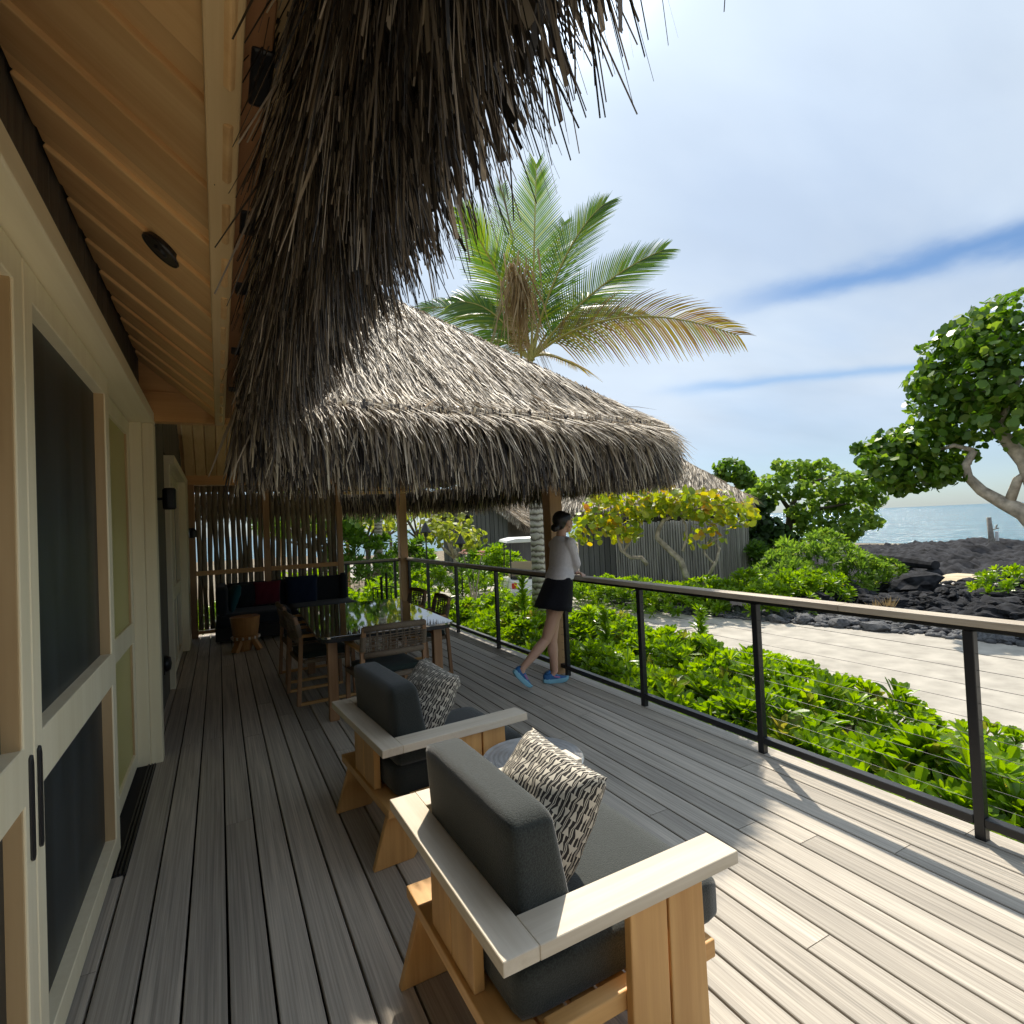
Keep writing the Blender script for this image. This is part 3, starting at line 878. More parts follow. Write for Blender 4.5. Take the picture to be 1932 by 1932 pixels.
for a, b in ((-6.5, 1.95), (1.953, 4.998), (5.157, 7.4), (7.403, 10.46)):
    part(MB().box((3.148, a, 1.026), (3.258, b, 1.062)), 'top_rail', 'rail_wood', rail, bevel=.004)
part(MB().box((2.0, 10.36, 1.0265), (3.147, 10.46, 1.0615)), 'top_rail', 'rail_wood_x', rail, bevel=.004)
ya = -2.5
for yy in py + [10.42]:
    if yy - .0225 > ya:
        part(MB().box((3.175, ya, .068), (3.229, yy-.023, .110)), 'bottom_rail', 'black_metal', rail, bevel=.003, seg=1)
    ya = yy + .023
part(MB().box((2.075, 10.385, .068), (2.936, 10.435, .110)), 'bottom_rail', 'black_metal', rail, bevel=.003, seg=1)
for i in range(10):
    z = .175 + i*.0795
    part(MB().tube([(3.20, -6.5, z), (3.20, 10.40, z)], .0014, 5), 'cable', 'cable_steel', rail)
    part(MB().tube([(2.0, 10.41, z), (3.18, 10.41, z)], .0014, 5), 'cable', 'cable_steel', rail)
# ------------------------------------------------------------------ soft furnishings
def cushion_mesh(name, sx, sy, sz, mat, r=.05, puff=.02, top=None, n=12, smooth=True):
    """rounded box centred in x,y, bottom at z=0; top=(x0,x1) narrows/leans the upper face in x"""
    bm = bmesh.new()
    bmesh.ops.create_cube(bm, size=2)
    bmesh.ops.subdivide_edges(bm, edges=bm.edges[:], cuts=n, use_grid_fill=True)
    h = Vector((sx/2, sy/2, sz/2))
    for v in bm.verts:
        c = v.co.copy()
        p = Vector((c.x*h.x, c.y*h.y, c.z*h.z))
        q = Vector([max(-h[i]+r, min(h[i]-r, p[i])) for i in range(3)])
        d = p - q
        if d.length > 1e-6: p = q + d.normalized()*r if d.length > r else q + d.normalized()*max(d.length, r*.999)
        a = (1-c.x**4)*(1-c.y**4); b = (1-c.z**4)*(1-c.y**4); e = (1-c.x**4)*(1-c.z**4)
        if abs(c.z) > .999: p.z += math.copysign(puff*a, c.z)
        if abs(c.x) > .999: p.x += math.copysign(puff*.7*b, c.x)
        if abs(c.y) > .999: p.y += math.copysign(puff*.5*e, c.y)
        if top:
            t = p.z/sz + .5
            x0 = -h.x + (top[0]+h.x)*t; x1 = h.x + (top[1]-h.x)*t
            p.x = x0 + (p.x+h.x)/(2*h.x)*(x1-x0)
        v.co = p + Vector((0, 0, h.z))
    me = bpy.data.meshes.new(name); bm.to_mesh(me); bm.free()
    me.materials.append(mat)
    for p in me.polygons: p.use_smooth = smooth
    return me
def pillow_mesh(name, s, th, mat, dent=.0, n=22, aspect=1.0):
    """square scatter cushion with pointed corners and seamed edge, lying in x-y, thickness along z"""
    bm = bmesh.new(); uvl = bm.loops.layers.uv.new('UVMap')
    rows = {}
    ee = [th*.5*max(0, 1-(-1+2*i/n)**2)**.36 for i in range(n+1)]; arc = [0]
    for i in range(n): arc.append(arc[-1] + sqrt((s/n)**2 + (ee[i+1]-ee[i])**2))
    arc = [x/arc[-1] for x in arc]
    for side in (1, -1):
        for i in range(n+1):
            for j in range(n+1):
                u = -1+2*i/n; v = -1+2*j/n
                edge = i in (0, n) or j in (0, n)
                if edge and side == -1:
                    rows[(side, i, j)] = rows[(1, i, j)]; continue
                e = max(0, 1-u*u)**.36*max(0, 1-v*v)**.36
                pin = 1 - .04*(1-abs(u)**3)*(abs(v)**2) - 0
                pin2 = 1 - .04*(1-abs(v)**3)*(abs(u)**2)
                z = side*th*.5*e
                if dent and side == 1: z -= dent*math.exp(-((u*1.2)**2+((v-.75)*2.2)**2))*e
                x = u*s/2*pin2; y = v*s/2*aspect*pin
                if dent: y -= dent*1.2*math.exp(-(u*2.2)**2)*max(0, v)**2
                z += .006*sin(u*9+v*4)*e + .005*sin(v*11-u*3)*e
                rows[(side, i, j)] = bm.verts.new((x, y, z))
    for side in (1, -1):
        for i in range(n):
            for j in range(n):
                q = [(i, j), (i+1, j), (i+1, j+1), (i, j+1)]
                if side == -1: q.reverse()
                try: f = bm.faces.new([rows[(side, a, b)] for a, b in q])
                except ValueError: continue
                f.smooth = True
                for lp, (a, b) in zip(f.loops, q): lp[uvl].uv = (arc[a], arc[b])
    me = bpy.data.meshes.new(name); bm.to_mesh(me); bm.free(); me.materials.append(mat)
    return me

# ------------------------------------------------------------------ lounge armchairs
def armchair(label, loc, rz, light):
    t = thing('armchair', label, 'armchair', loc, rz, 'wooden lounge armchairs on the deck')
    def p(mb, name, mat, parent=None, **k): return mb.build(name, MAT[mat], parent or t, local=True, **k)
    p(MB().box((-.40, -.455, .562), (-.30, .455, .60)), 'back_rail', 'pale_wood_y', bevel=.002, seg=1)
    for s in (-1, 1):
        y0, y1 = (-.456, -.336) if s < 0 else (.336, .456)
        p(MB().box((-.2996, y0, .562), (.40, y1, .60)), 'arm', 'pale_wood_x', bevel=.002, seg=1)
        ya, yb = (-.43, -.402) if s < 0 else (.402, .43)
        # two front planks, spreading a little towards the floor
        p(MB().prism([(-.012, 0), (.126, 0), (.132, .562), (.0, .562)], 'y', ya, yb), 'leg_plank', 'chair_wood_z', bevel=.004)
        p(MB().prism([(.134, 0), (.280, 0), (.272, .562), (.140, .562)], 'y', ya, yb), 'leg_plank', 'chair_wood_z', bevel=.004)
        yc, yd = (-.345, -.312) if s < 0 else (.312, .345)
        p(MB().prism([(-.425, 0), (-.225, 0), (-.02, .252), (-.345, .252)], 'y', yc, yd), 'rear_leg', 'chair_wood_z', bevel=.004)
        ye, yf = (-.40, -.350) if s < 0 else (.350, .40)
        p(MB().box((-.24, ye, .272), (.345, yf, .325)), 'side_rail', 'chair_wood_x', bevel=.004)
    p(MB().box((-.365, -.405, .253), (-.245, .405, .296)), 'lower_rail', 'chair_wood_y', bevel=.004)
    for ya, yb in ((-.165, -.003), (.003, .165)):
        p(MB().box((-.352, ya, .297), (-.318, yb, .562)), 'back_plank', 'chair_wood_z', bevel=.003)
    for i in range(6):
        xa = -.235 + i*.105
        p(MB().box((xa, -.349, .268), (xa+.085, .349, .290)), 'slat', 'chair_wood_y', bevel=.002, seg=1)
    p(MB().box((-.22, -.311, .10), (-.19, .311, .17)), 'stretcher', 'chair_wood_y', bevel=.003)
    me = cushion_mesh('seat_cushion', .755, .655, .15, MAT[light], .035, .008)
    o = link('seat_cushion', me, t); o.location = (.082, 0, .292)
    me = cushion_mesh('back_cushion', .20, .66, .395, MAT[light], .034, .008, top=(-.122, .022))
    o = link('back_cushion', me, t); o.location = (-.185, 0, .437)
    return t
armchair('wooden armchair nearest the camera with sunlit grey back cushion', (.945, 1.635, 0), radians(.8), 'charcoal_sunlit')
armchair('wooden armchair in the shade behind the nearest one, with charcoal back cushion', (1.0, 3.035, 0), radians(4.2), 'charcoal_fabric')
pm = pillow_mesh('printed_pillow', .47, .22, MAT['pillow_print'], dent=.05)
def throw(name, label, me, loc, tilt, rz, group=None, spin=0):
    o = link(name, me)
    o.matrix_world = Matrix.Translation(loc) @ Matrix.Rotation(rz, 4, 'Z') @ Matrix.Rotation(tilt, 4, 'Y') @ Matrix.Rotation(pi/2, 4, 'Z') @ Matrix.Rotation(spin, 4, 'Z')
    tag(o, label, 'pillow', group)
    return o
throw('printed_pillow', 'black and cream arrow print pillow on the armchair nearest the camera', pm, (.940, 1.685, .605), radians(-56), radians(2), 'arrow print pillows on the armchairs', radians(-3))
throw('printed_pillow', 'black and cream arrow print pillow on the shaded charcoal armchair behind', pm.copy(), (1.0, 3.07, .605), radians(-57), radians(6), 'arrow print pillows on the armchairs', radians(-3))

# small round table between the armchairs
t = thing('side_table', 'round metal side table with ringed top between the two armchairs', 'side table', (1.29, 2.315, 0))
pr = [(.0005, .478), (.215, .478), (.24, .488), (.243, .498), (.236, .506)]
for i in range(9):
    r = .225 - i*.024
    pr += [(r, .504), (r-.004, .5030), (r-.012, .5030), (r-.016, .504)]
pr += [(.004, .504)]
part(MB().lathe(pr, (1.29, 2.315, 0), 48), 'table_top', 'zinc', t, smooth=False)
part(MB().lathe([(.0005, 0), (.17, 0), (.172, .012), (.05, .03), (.03, .06), (.03, .44), (.07, .477), (.0005, .477)], (1.29, 2.315, 0), 24), 'pedestal', 'zinc', t, smooth=False)

# ------------------------------------------------------------------ dining set
t = thing('dining_table', 'rectangular dining table with glossy black glass top and rounded corners', 'dining table', (1.34, 5.85, 0), radians(-2.2))
def rrect(hx, hy, r, n=6):
    pts = []
    for cx, cy, a0 in ((hx-r, hy-r, 0), (-hx+r, hy-r, pi/2), (-hx+r, -hy+r, pi), (hx-r, -hy+r, 1.5*pi)):
        for i in range(n+1):
            a = a0 + pi/2*i/n
            pts.append((cx+r*cos(a), cy+r*sin(a)))
    return pts
MB().prism(rrect(.60, 1.08, .10), 'z', .722, .742).build('table_top', MAT['glass_black'], t, local=True, bevel=.003)
MB().prism(rrect(.585, 1.065, .095), 'z', .688, .721).build('top_frame', MAT['black_metal'], t, local=True, bevel=.003)
for sx in (-1, 1):
    for sy in (-1, 1):
        MB().box((sx*.47-.04, sy*.90-.04, 0), (sx*.47+.04, sy*.90+.04, .687)).build('leg', MAT['teak_z'], t, local=True, bevel=.005)
    MB().box((sx*.47-.02, -.859, .61), (sx*.47+.02, .859, .686)).build('apron', MAT['teak_z'], t, local=True)

def dining_chair():
    t = thing('dining_chair', None, 'dining chair', (0, 0, 0), 0, 'woven dining chairs around the table')
    def p(mb, name, mat, parent=None, **k): return mb.build(name, MAT[mat], parent or t, local=True, **k)
    # local: faces +x, width along y
    for s in (-1, 1):
        y = s*.265
        p(MB().bar((-.275, y, 0), (-.235, y, .66), .036, .036, (0, 1, 0)), 'rear_leg', 'teak_z', bevel=.004)
        p(MB().bar((.255, y, .025), (.235, y, .63), .036, .036, (0, 1, 0)), 'front_leg', 'teak_z', bevel=.004)
        p(MB().box((-.262, y-.018, .002), (.272, y+.018, .028)), 'runner', 'chair_wood_x', bevel=.003)
        p(MB().bar((-.235, y, .645), (.25, y, .645), .045, .026), 'arm', 'chair_wood_x', bevel=.004)
        p(MB().bar((-.238, y*.985, .62), (-.285, y*.97, .83), .034, .034, (0, 1, 0)), 'back_post', 'teak_z', bevel=.004)
        p(MB().tube([(-.242, y*.985, .64), (-.27, y*.975, .76)], .027, 10), 'binding', 'rope')
        p(MB().box((-.22, y-.022, .385), (.23, y+.022, .425)), 'seat_rail', 'rope', bevel=.012)
    for x in (-.235, .225):
        p(MB().box((x-.02, -.245, .385), (x+.02, .245, .425)), 'seat_rail', 'rope', bevel=.012)
    p(MB().tube([(-.285, -.26, .815), (-.305, 0, .822), (-.285, .26, .815)], .026, 10), 'top_rail', 'rope', smooth=True)
    p(MB().tube([(-.248, -.255, .60), (-.262, 0, .60), (-.248, .255, .60)], .026, 10), 'lower_rail', 'rope', smooth=True)
    # open rope weave of the back, each strand its own
    sv = MB().tube([(0, 0, 0), (.004, 0, .5), (0, 0, 1)], .0045, 5).mesh('strand', MAT['rope'])
    for i in range(17):
        y = -.225 + i*.028 + (.006 if i % 2 else -.006)
        a = Vector((-.262 + .012*cos(i*1.6), y, .62)); b = Vector((-.290 + .012*cos(i*2.1), y+.01*sin(i*3.1), .80))
        o = link('strand', sv, t); d = b-a
        o.location = a; o.rotation_mode = 'QUATERNION'; o.rotation_quaternion = d.to_track_quat('Z', 'Y'); o.scale = (1, 1, d.length)
    for i in range(7):
        z = .64 + i*.023
        a = Vector((-.262 - (z-.62)*.16, -.245, z)); b = Vector((-.262-(z-.62)*.16, .245, z + .006*sin(i*2.3)))
        o = link('strand', sv, t); d = b-a
        o.location = a; o.rotation_mode = 'QUATERNION'; o.rotation_quaternion = d.to_track_quat('Z', 'Y'); o.scale = (1, 1, d.length)
    me = cushion_mesh('seat_cushion', .46, .49, .06, MAT['seat_green'], .025, .006, n=8)
    o = link('seat_cushion', me, t); o.location = (0, 0, .42)
    return t
dc = dining_chair()
spots = [((1.25, 4.80), 93, 'woven-back dining chair at the near end of the table, its back to the armchairs'),
         ((.875, 5.83), 4, 'woven dining chair on the house side of the table, the one nearer the camera'),
         ((.875, 6.72), 2, 'woven dining chair on the house side of the table, the one nearer the sofa'),
         ((1.965, 6.02), 176, 'woven dining chair on the railing side of the table, the one nearer the camera'),
         ((1.965, 6.86), 182, 'woven dining chair on the railing side of the table, the one nearer the lantern')]
for i, ((x, y), a, lab) in enumerate(spots):
    o = dc if i == 0 else dup(dc, (x, y, 0), radians(a))
    o.location = (x, y, 0); o.rotation_euler = (0, 0, radians(a)); o['label'] = lab

# carved stool
sx_, sy_ = .30, 8.72
t = thing('carved_stool', 'carved round wooden stool with striped band, in front of the dark sofa', 'stool', (sx_, sy_, 0))
part(MB().lathe([(.0005, .17), (.150, .17), (.158, .22), (.165, .235), (.192, .46), (.196, .475), (.185, .482), (.0005, .478)], (sx_, sy_, 0), 32), 'seat', 'stool_wood', t, smooth=False)
bnd = part(MB().lathe([(.158, .165), (.176, .172), (.184, .190), (.178, .208), (.160, .215)], (sx_, sy_, 0), 32), 'band', 'stool_wood', t, smooth=True)
for i in range(14):
    a = i*2*pi/14
    c = Vector((sx_+.180*cos(a), sy_+.180*sin(a), .190)); tg = Vector((-sin(a), cos(a), 0))
    part(MB().bar(c-tg*.014, c+tg*.014, .018, .040), 'stripe', 'pale_wood_x', bnd, bevel=.004, seg=1)
for i in range(3):
    a = radians(-20 + 120*i)
    c0 = Vector((sx_+.09*cos(a), sy_+.09*sin(a), .18)); c1 = Vector((sx_+.19*cos(a), sy_+.19*sin(a), 0))
    part(MB().bar(c0, c1, .10, .06, (cos(a), sin(a), 0)), 'leg', 'stool_wood', t, bevel=.008)
part(MB().lathe([(.0005, 0), (.10, 0), (.135, .17), (.0005, .17)], (sx_-.03, sy_+.02, 0), 20), 'core', 'stool_wood', t)

# sofa along the screen
t = thing('corner_sofa', 'dark upholstered bench sofa along the pole screen', 'sofa', (1.0, 9.8, 0))
part(MB().box((-.08, 9.38, .05), (2.04, 10.26, .25)), 'base', 'joist_dark', t, bevel=.01)
for x0, x1 in ((-.06, .99), (.995, 2.05)):
    me = cushion_mesh('seat_cushion', x1-x0, .92, .19, MAT['sofa_fabric'], .05, .008)
    o = link('seat_cushion', me, t); o.location = ((x0+x1)/2-1.0, 0.0, .25)
for x0, x1 in ((.08, .72), (.725, 1.36), (1.365, 1.98)):
    me = cushion_mesh('back_cushion', x1-x0, .18, .40, MAT['sofa_fabric'], .05, .012)
    o = link('back_cushion', me, t); o.location = ((x0+x1)/2-1.0, .37, .44)
me = cushion_mesh('arm_cushion', .16, .92, .42, MAT['sofa_fabric'], .05, .01)
o = link('arm_cushion', me, t); o.location = (-.98, 0, .44)
me = cushion_mesh('bolster', .12, .16, .44, MAT['sofa_fabric'], .05, .01)
o = link('bolster', me, t); o.location = (.93, .30, .44)
for mat, lab, x, y, s, tl, rz in (('teal_fabric', 'teal pillow at the left end of the dark sofa', .17, 9.72, .44, -72, 12),
        ('red_fabric', 'dark red pillow near the middle of the sofa', .68, 9.98, .42, -74, -88),
        ('navy_fabric', 'large navy pillow right of the red one on the sofa', 1.22, 9.98, .52, -74, -92),
        ('sofa_fabric', 'dark grey pillow between the teal and red pillows', .42, 10.0, .40, -74, -84)):
    throw('sofa_pillow', lab, pillow_mesh('sofa_pillow', s, .15, MAT[mat], n=12), (x, y, .66), radians(tl), radians(rz), 'scatter pillows on the sofa')

# lantern on the floor by the rail
lx, ly = 2.52, 9.55
t = thing('lantern', 'black wire lantern with two dark candles on the deck by the back railing', 'lantern', (lx, ly, 0))
for sx in (-1, 1):
    for sy in (-1, 1):
        part(MB().bar((lx+sx*.16, ly+sy*.16, 0), (lx+sx*.16, ly+sy*.16, .62), .016, .016), 'corner_bar', 'black_metal', t)
for z in (.02, .61):
    for s in (-1, 1):
        part(MB().bar((lx-.152, ly+s*.16, z), (lx+.152, ly+s*.16, z), .016, .016), 'cross_bar', 'black_metal', t)
        part(MB().bar((lx+s*.16, ly-.152, z), (lx+s*.16, ly+.152, z), .016, .016), 'cross_bar', 'black_metal', t)
for i in (-1, 0, 1):
    part(MB().bar((lx+i*.075, ly-.16, .03), (lx+i*.075, ly-.16, .60), .008, .008), 'wire', 'black_metal', t)
part(MB().box((lx-.15, ly-.15, .0), (lx+.15, ly+.15, .012)), 'tray', 'black_metal', t)
for dx, h in ((-.05, .80), (.04, .86)):
    part(MB().lathe([(.0005, .012), (.022, .012), (.022, h), (.014, h+.005), (.0005, h+.005)], (lx+dx, ly, 0), 12), 'candle', 'cone_black', t)
# ------------------------------------------------------------------ ground, path, sea, lava
def sheet(name, x0, x1, y0, y1, step, zf, mat, kind='structure', keep=None, smooth=True):
    xs = np.arange(x0, x1+step*.5, step); ys = np.arange(y0, y1+step*.5, step)
    X, Y = np.meshgrid(xs, ys, indexing='ij')
    Z = zf(X, Y)
    idx = np.arange(X.size).reshape(X.shape)
    Q = np.stack([idx[:-1, :-1], idx[1:, :-1], idx[1:, 1:], idx[:-1, 1:]], -1).reshape(-1, 4)
    if keep is not None:
        k = keep(X, Y)
        kk = (k[:-1, :-1] & k[1:, :-1] & k[1:, 1:] & k[:-1, 1:]).reshape(-1)
        Q = Q[kk]
    return np_obj(name, np.stack([X, Y, Z], -1).reshape(-1, 3), Q, MAT[mat], None, kind, smooth)
def vnoise(X, Y, sc, seed=0, oct=4, ridged=False):
    out = np.empty(X.shape); it = np.nditer(X, flags=['multi_index'])
    f = mnoise.ridged_multi_fractal if ridged else None
    for v in it:
        i = it.multi_index
        p = Vector((float(X[i])*sc+seed, float(Y[i])*sc, seed*1.7))
        out[i] = f(p, 1.0, 2.1, oct, .9, 2.0) if ridged else mnoise.fractal(p, 1.0, 2.0, oct)
    return out
def gz(X, Y):
    z = np.where(X > 9.5, -1.15, -.72)
    z = z - np.clip((X-46)/6, 0, 1)*3.5 - np.clip((Y-62)/8, 0, 1)*3.5
    return z
sheet('ground', -70, 56, -60, 74, 2.0, gz, 'soil')
sea = np_obj('sea', np.array([[-30000, -30000, -2.25], [30000, -30000, -2.25], [30000, 30000, -2.25], [-30000, 30000, -2.25]], float), np.array([[0, 1, 2, 3]]), MAT['sea_water'], None, 'structure')
nearE = [(-6, 5.5), (1.5, 5.75), (4, 6.3), (8, 6.75), (12, 6.6), (16, 6.35), (26, 6.2), (40, 4.5)]
farE = [(-6, 12.4), (2, 11.8), (4.2, 11.4), (6, 11.0), (7.8, 10.4), (10.1, 9.7), (13.5, 9.75), (17, 9.9), (24, 10.0), (40, 9.0)]
yy = np.arange(-6, 40.1, .5)
xn = np.interp(yy, [a for a, b in nearE], [b for a, b in nearE]); xf = np.interp(yy, [a for a, b in farE], [b for a, b in farE])
V = []; ncol = 9
for i in range(len(yy)):
    for j in range(ncol):
        t = j/(ncol-1)
        V.append((xn[i]+(xf[i]-xn[i])*t + (.10*sin(yy[i]*2.3+j) if j in (0, ncol-1) else 0), yy[i], -.70))
idx = np.arange(len(V)).reshape(len(yy), ncol)
Q = np.stack([idx[:-1, :-1], idx[:-1, 1:], idx[1:, 1:], idx[1:, :-1]], -1).reshape(-1, 4)
np_obj('path', np.array(V), Q, MAT['sand_path'], None, 'structure')
hump = at(1850, 1015, 38)
sandc = at(1835, 1068, 22)
def lava_z(X, Y):
    n1 = vnoise(X, Y, .55, 3.1, 5, True); n2 = vnoise(X, Y, 1.9, 8.2, 3)
    n3 = vnoise(X, Y, 4.1, 5.5, 2)
    z = -.74 + (n1-.9)*.30 + n2*.22 + n3*.09
    h = np.exp(-(((X-hump.x)/5.5)**2 + ((Y-hump.y)/3.2)**2))
    z = z + h*.42 - np.clip((X-36)/8, 0, 1)*.55
    s = np.exp(-((((X-sandc.x)*.9+(Y-sandc.y)*.4)/2.4)**2 + (((Y-sandc.y)*.9-(X-sandc.x)*.4)/1.7)**2)*1.0)
    z = z - s*.45
    edge = np.interp(Y, [a for a, b in farE], [b for a, b in farE])
    return np.where(X < edge+.9, np.minimum(z, -.78+np.clip(X-edge, 0, 1)*.08), z)
sheet('lava_field', 11.2, 47, -13, 20, .17, lava_z, 'lava', smooth=False, keep=lambda X, Y: (X > np.interp(Y, [a for a, b in farE], [b for a, b in farE])-.2))
# sand pocket between the lava ridges
V = [(sandc.x, sandc.y, -.70)]
for i in range(28):
    a = 2*pi*i/28; r = 1+.18*sin(3*a+1)+.1*sin(7*a)
    u, v = 2.1*r*cos(a), 1.35*r*sin(a)
    V.append((sandc.x + u*.92-v*.4, sandc.y + u*.4+v*.92, -.76))
np_obj('sand', np.array(V), np.array([[0, 1+i, 1+(i+1) % 28] for i in range(28)]), MAT['sand'], None, 'structure')

# rocks
def rock_mesh(seed, sub=2, mat='lava', flat_=.75):
    bm = bmesh.new(); bmesh.ops.create_icosphere(bm, subdivisions=sub, radius=1)
    for v in bm.verts:
        p = v.co*1.1 + Vector((seed*3.7, seed*1.3, 0))
        d = .78 + .42*mnoise.fractal(p, 1, 2, 3) + .20*mnoise.fractal(p*2.6, .8, 2.2, 4)
        # chop facets
        v.co = v.co*d
        v.co.z *= flat_
        for k in range(4):
            nn = Vector((sin(seed*5+k*2.1), cos(seed*3+k*1.7), sin(seed+k)*.8)).normalized()
            ex = v.co.dot(nn) - .62
            if ex > 0: v.co -= nn*ex*.6
    me = bpy.data.meshes.new('lava_rock'); bm.to_mesh(me); bm.free(); me.materials.append(MAT[mat])
    return me
rmes = [rock_mesh(i, 4 if i < 3 else 3) for i in range(6)]
rgrey = [rock_mesh(i+10, 2, 'lava_grey') for i in range(4)]
rr_ = random.Random(21)
big = [('large faceted lava boulder at the left end of the rocks, under the bushes', 1530, 1098, 14.5, .55),
       ('dark lava boulder behind the dry grass tuft', 1660, 1105, 15, .5), ('broad low lava boulder left of the sand pocket', 1720, 1080, 18, .75),
       ('lava boulder stacked behind the left boulders', 1600, 1080, 17, .5), ('rounded lava boulder below the sand pocket', 1780, 1100, 17, .4),
       ('big lava boulder at the right edge above the rail', 1925, 1120, 13.5, .6), ('grey lava slab near the rail in front of the sand', 1850, 1130, 13.5, .5),
       ('upright lava block at the end of the fallen log', 1645, 1035, 30, .42), ('lava boulder right of the grass tuft', 1690, 1125, 13.5, .3)]
for lab, px, py_, d, s in big:
    p = at(px, py_, d); o = link('lava_boulder', rr_.choice(rmes)); o.location = (p.x, p.y, max(-.85, -.70+s*.25)); o.scale = (s*1.25, s, s*.8); o.rotation_euler = (0, rr_.uniform(-.2, .2), rr_.random()*6)
    tag(o, lab, 'boulder', 'large lava boulders')
cnt = 0
while cnt < 145:
    y = rr_.uniform(-2, 9); x = np.interp(y, [a for a, b in farE], [b for a, b in farE]) + .6 + rr_.random()**1.6*16
    s = rr_.uniform(.14, .48)
    if (x-sandc.x)**2/5+(y-sandc.y)**2/3 < 1: continue
    o = link('lava_rock', rr_.choice(rmes)); o.location = (x, y, -.76+s*.2); o.scale = (s*rr_.uniform(1, 1.6), s, s*rr_.uniform(.6, .9)); o.rotation_euler = (rr_.uniform(-.3, .3), rr_.uniform(-.3, .3), rr_.random()*6)
    tag(o, 'black lava rock lying in the lava field beyond the path', 'rock', 'black lava rocks beyond the path'); cnt += 1
cnt = 0
while cnt < 150:
    y = rr_.uniform(2, 17); x = np.interp(y, [a for a, b in farE], [b for a, b in farE]) + rr_.uniform(-.1, 1.5)
    s = rr_.uniform(.07, .24)
    o = link('border_stone', rr_.choice(rgrey)); o.location = (x, y, -.71+s*.35); o.scale = (s*rr_.uniform(1, 1.5), s, s*.8); o.rotation_euler = (rr_.uniform(-.4, .4), 0, rr_.random()*6)
    tag(o, 'grey stone in the rubble border along the far side of the path', 'stone', 'grey border stones along the path'); cnt += 1
# small rubble, nobody could count it
def rubble(name, n, region, sc, mat):
    ico = bmesh.new(); bmesh.ops.create_icosphere(ico, subdivisions=1, radius=1)
    iv = np.array([v.co[:] for v in ico.verts]); fq = np.array([[v.index for v in f.verts] for f in ico.faces]); ico.free()
    pos = np.array([region() for _ in range(n)]); s = RNG.uniform(*sc, n)
    V = iv[None]*RNG.uniform(.6, 1.25, (n, len(iv), 1))*np.stack([s*RNG.uniform(1, 1.6, n), s, s*.6], -1)[:, None]
    a = RNG.uniform(0, 6.28, n); c, s_ = np.cos(a), np.sin(a)
    x = V[..., 0]*c[:, None]-V[..., 1]*s_[:, None]; y = V[..., 0]*s_[:, None]+V[..., 1]*c[:, None]
    V = np.stack([x, y, V[..., 2]], -1) + pos[:, None]
    Q = (fq[None] + (np.arange(n)*len(iv))[:, None, None]).reshape(-1, 3)
    return np_obj(name, V.reshape(-1, 3), Q, MAT[mat], None, 'stuff')
def reg_border():
    y = rr_.uniform(1.5, 18); return (np.interp(y, [a for a, b in farE], [b for a, b in farE]) + rr_.uniform(-.15, 1.7), y, -.68)
def reg_lava():
    y = rr_.uniform(-4, 8.5); return (np.interp(y, [a for a, b in farE], [b for a, b in farE]) + .3 + rr_.random()**1.3*12, y, -.70)
def reg_hedge():
    y = rr_.uniform(-1, 12); return (np.interp(y, [a for a, b in nearE], [b for a, b in nearE]) + rr_.uniform(-.35, .15), y, -.69)
rubble('border_rubble', 3200, reg_border, (.03, .09), 'lava_grey')
rubble('lava_rubble', 3000, reg_lava, (.04, .16), 'lava')
rubble('hedge_rubble', 260, reg_hedge, (.03, .09), 'lava_grey')
rubble('coral_chips', 260, reg_lava, (.025, .075), 'coral_white')
# fallen log, marker post, surf
p0 = at(1640, 1052, 29); p1 = at(1765, 1062, 25)
t = thing('driftwood_log', 'dark fallen log lying on the lava between the sea and the sand', 'log', (p0.x, p0.y, -.5))
part(MB().tube([(p0.x, p0.y, -.55), (p0.lerp(p1, .5).x, p0.lerp(p1, .5).y, -.5), (p1.x, p1.y, -.52)], [.20, .27, .16], 9), 'log', 'lava', t, smooth=False)
pp = at(1872, 1040, 36)
t = thing('marker_post', 'weathered grey wooden post with a small white sign standing on the lava by the sea', 'post', (pp.x, pp.y, -1.0))
part(MB().tube([(pp.x+.04, pp.y, -1.1), (pp.x, pp.y, -.1), (pp.x-.06, pp.y+.03, .92)], [.15, .13, .10], 8), 'shaft', 'drift_wood', t, smooth=True)
q = pp + Vector((Rv.x, Rv.y, 0))*.24
sg = part(MB().box((q.x-.06, q.y-.10, -.25), (q.x+.04, q.y+.02, .22)), 'sign', 'sign_white', t, bevel=.01)
part(MB().bar((pp.x, pp.y, .30), (q.x+.05, q.y-.1, .38), .06, .05), 'bracket', 'drift_wood', t)
part(MB().bar((pp.x, pp.y, -.32), (q.x+.02, q.y-.1, -.35), .06, .05), 'bracket', 'drift_wood', t)
part(MB().bar((q.x, q.y, .38), (q.x+.05, q.y-.05, .55), .06, .04), 'bracket', 'drift_wood', t)
def reg_foam():
    px = rr_.uniform(1600, 1800); d = rr_.uniform(44, 58); p = at(px, 1030, d); return (p.x, p.y, -2.2)
rubble('surf_foam', 260, reg_foam, (.12, .55), 'foam')

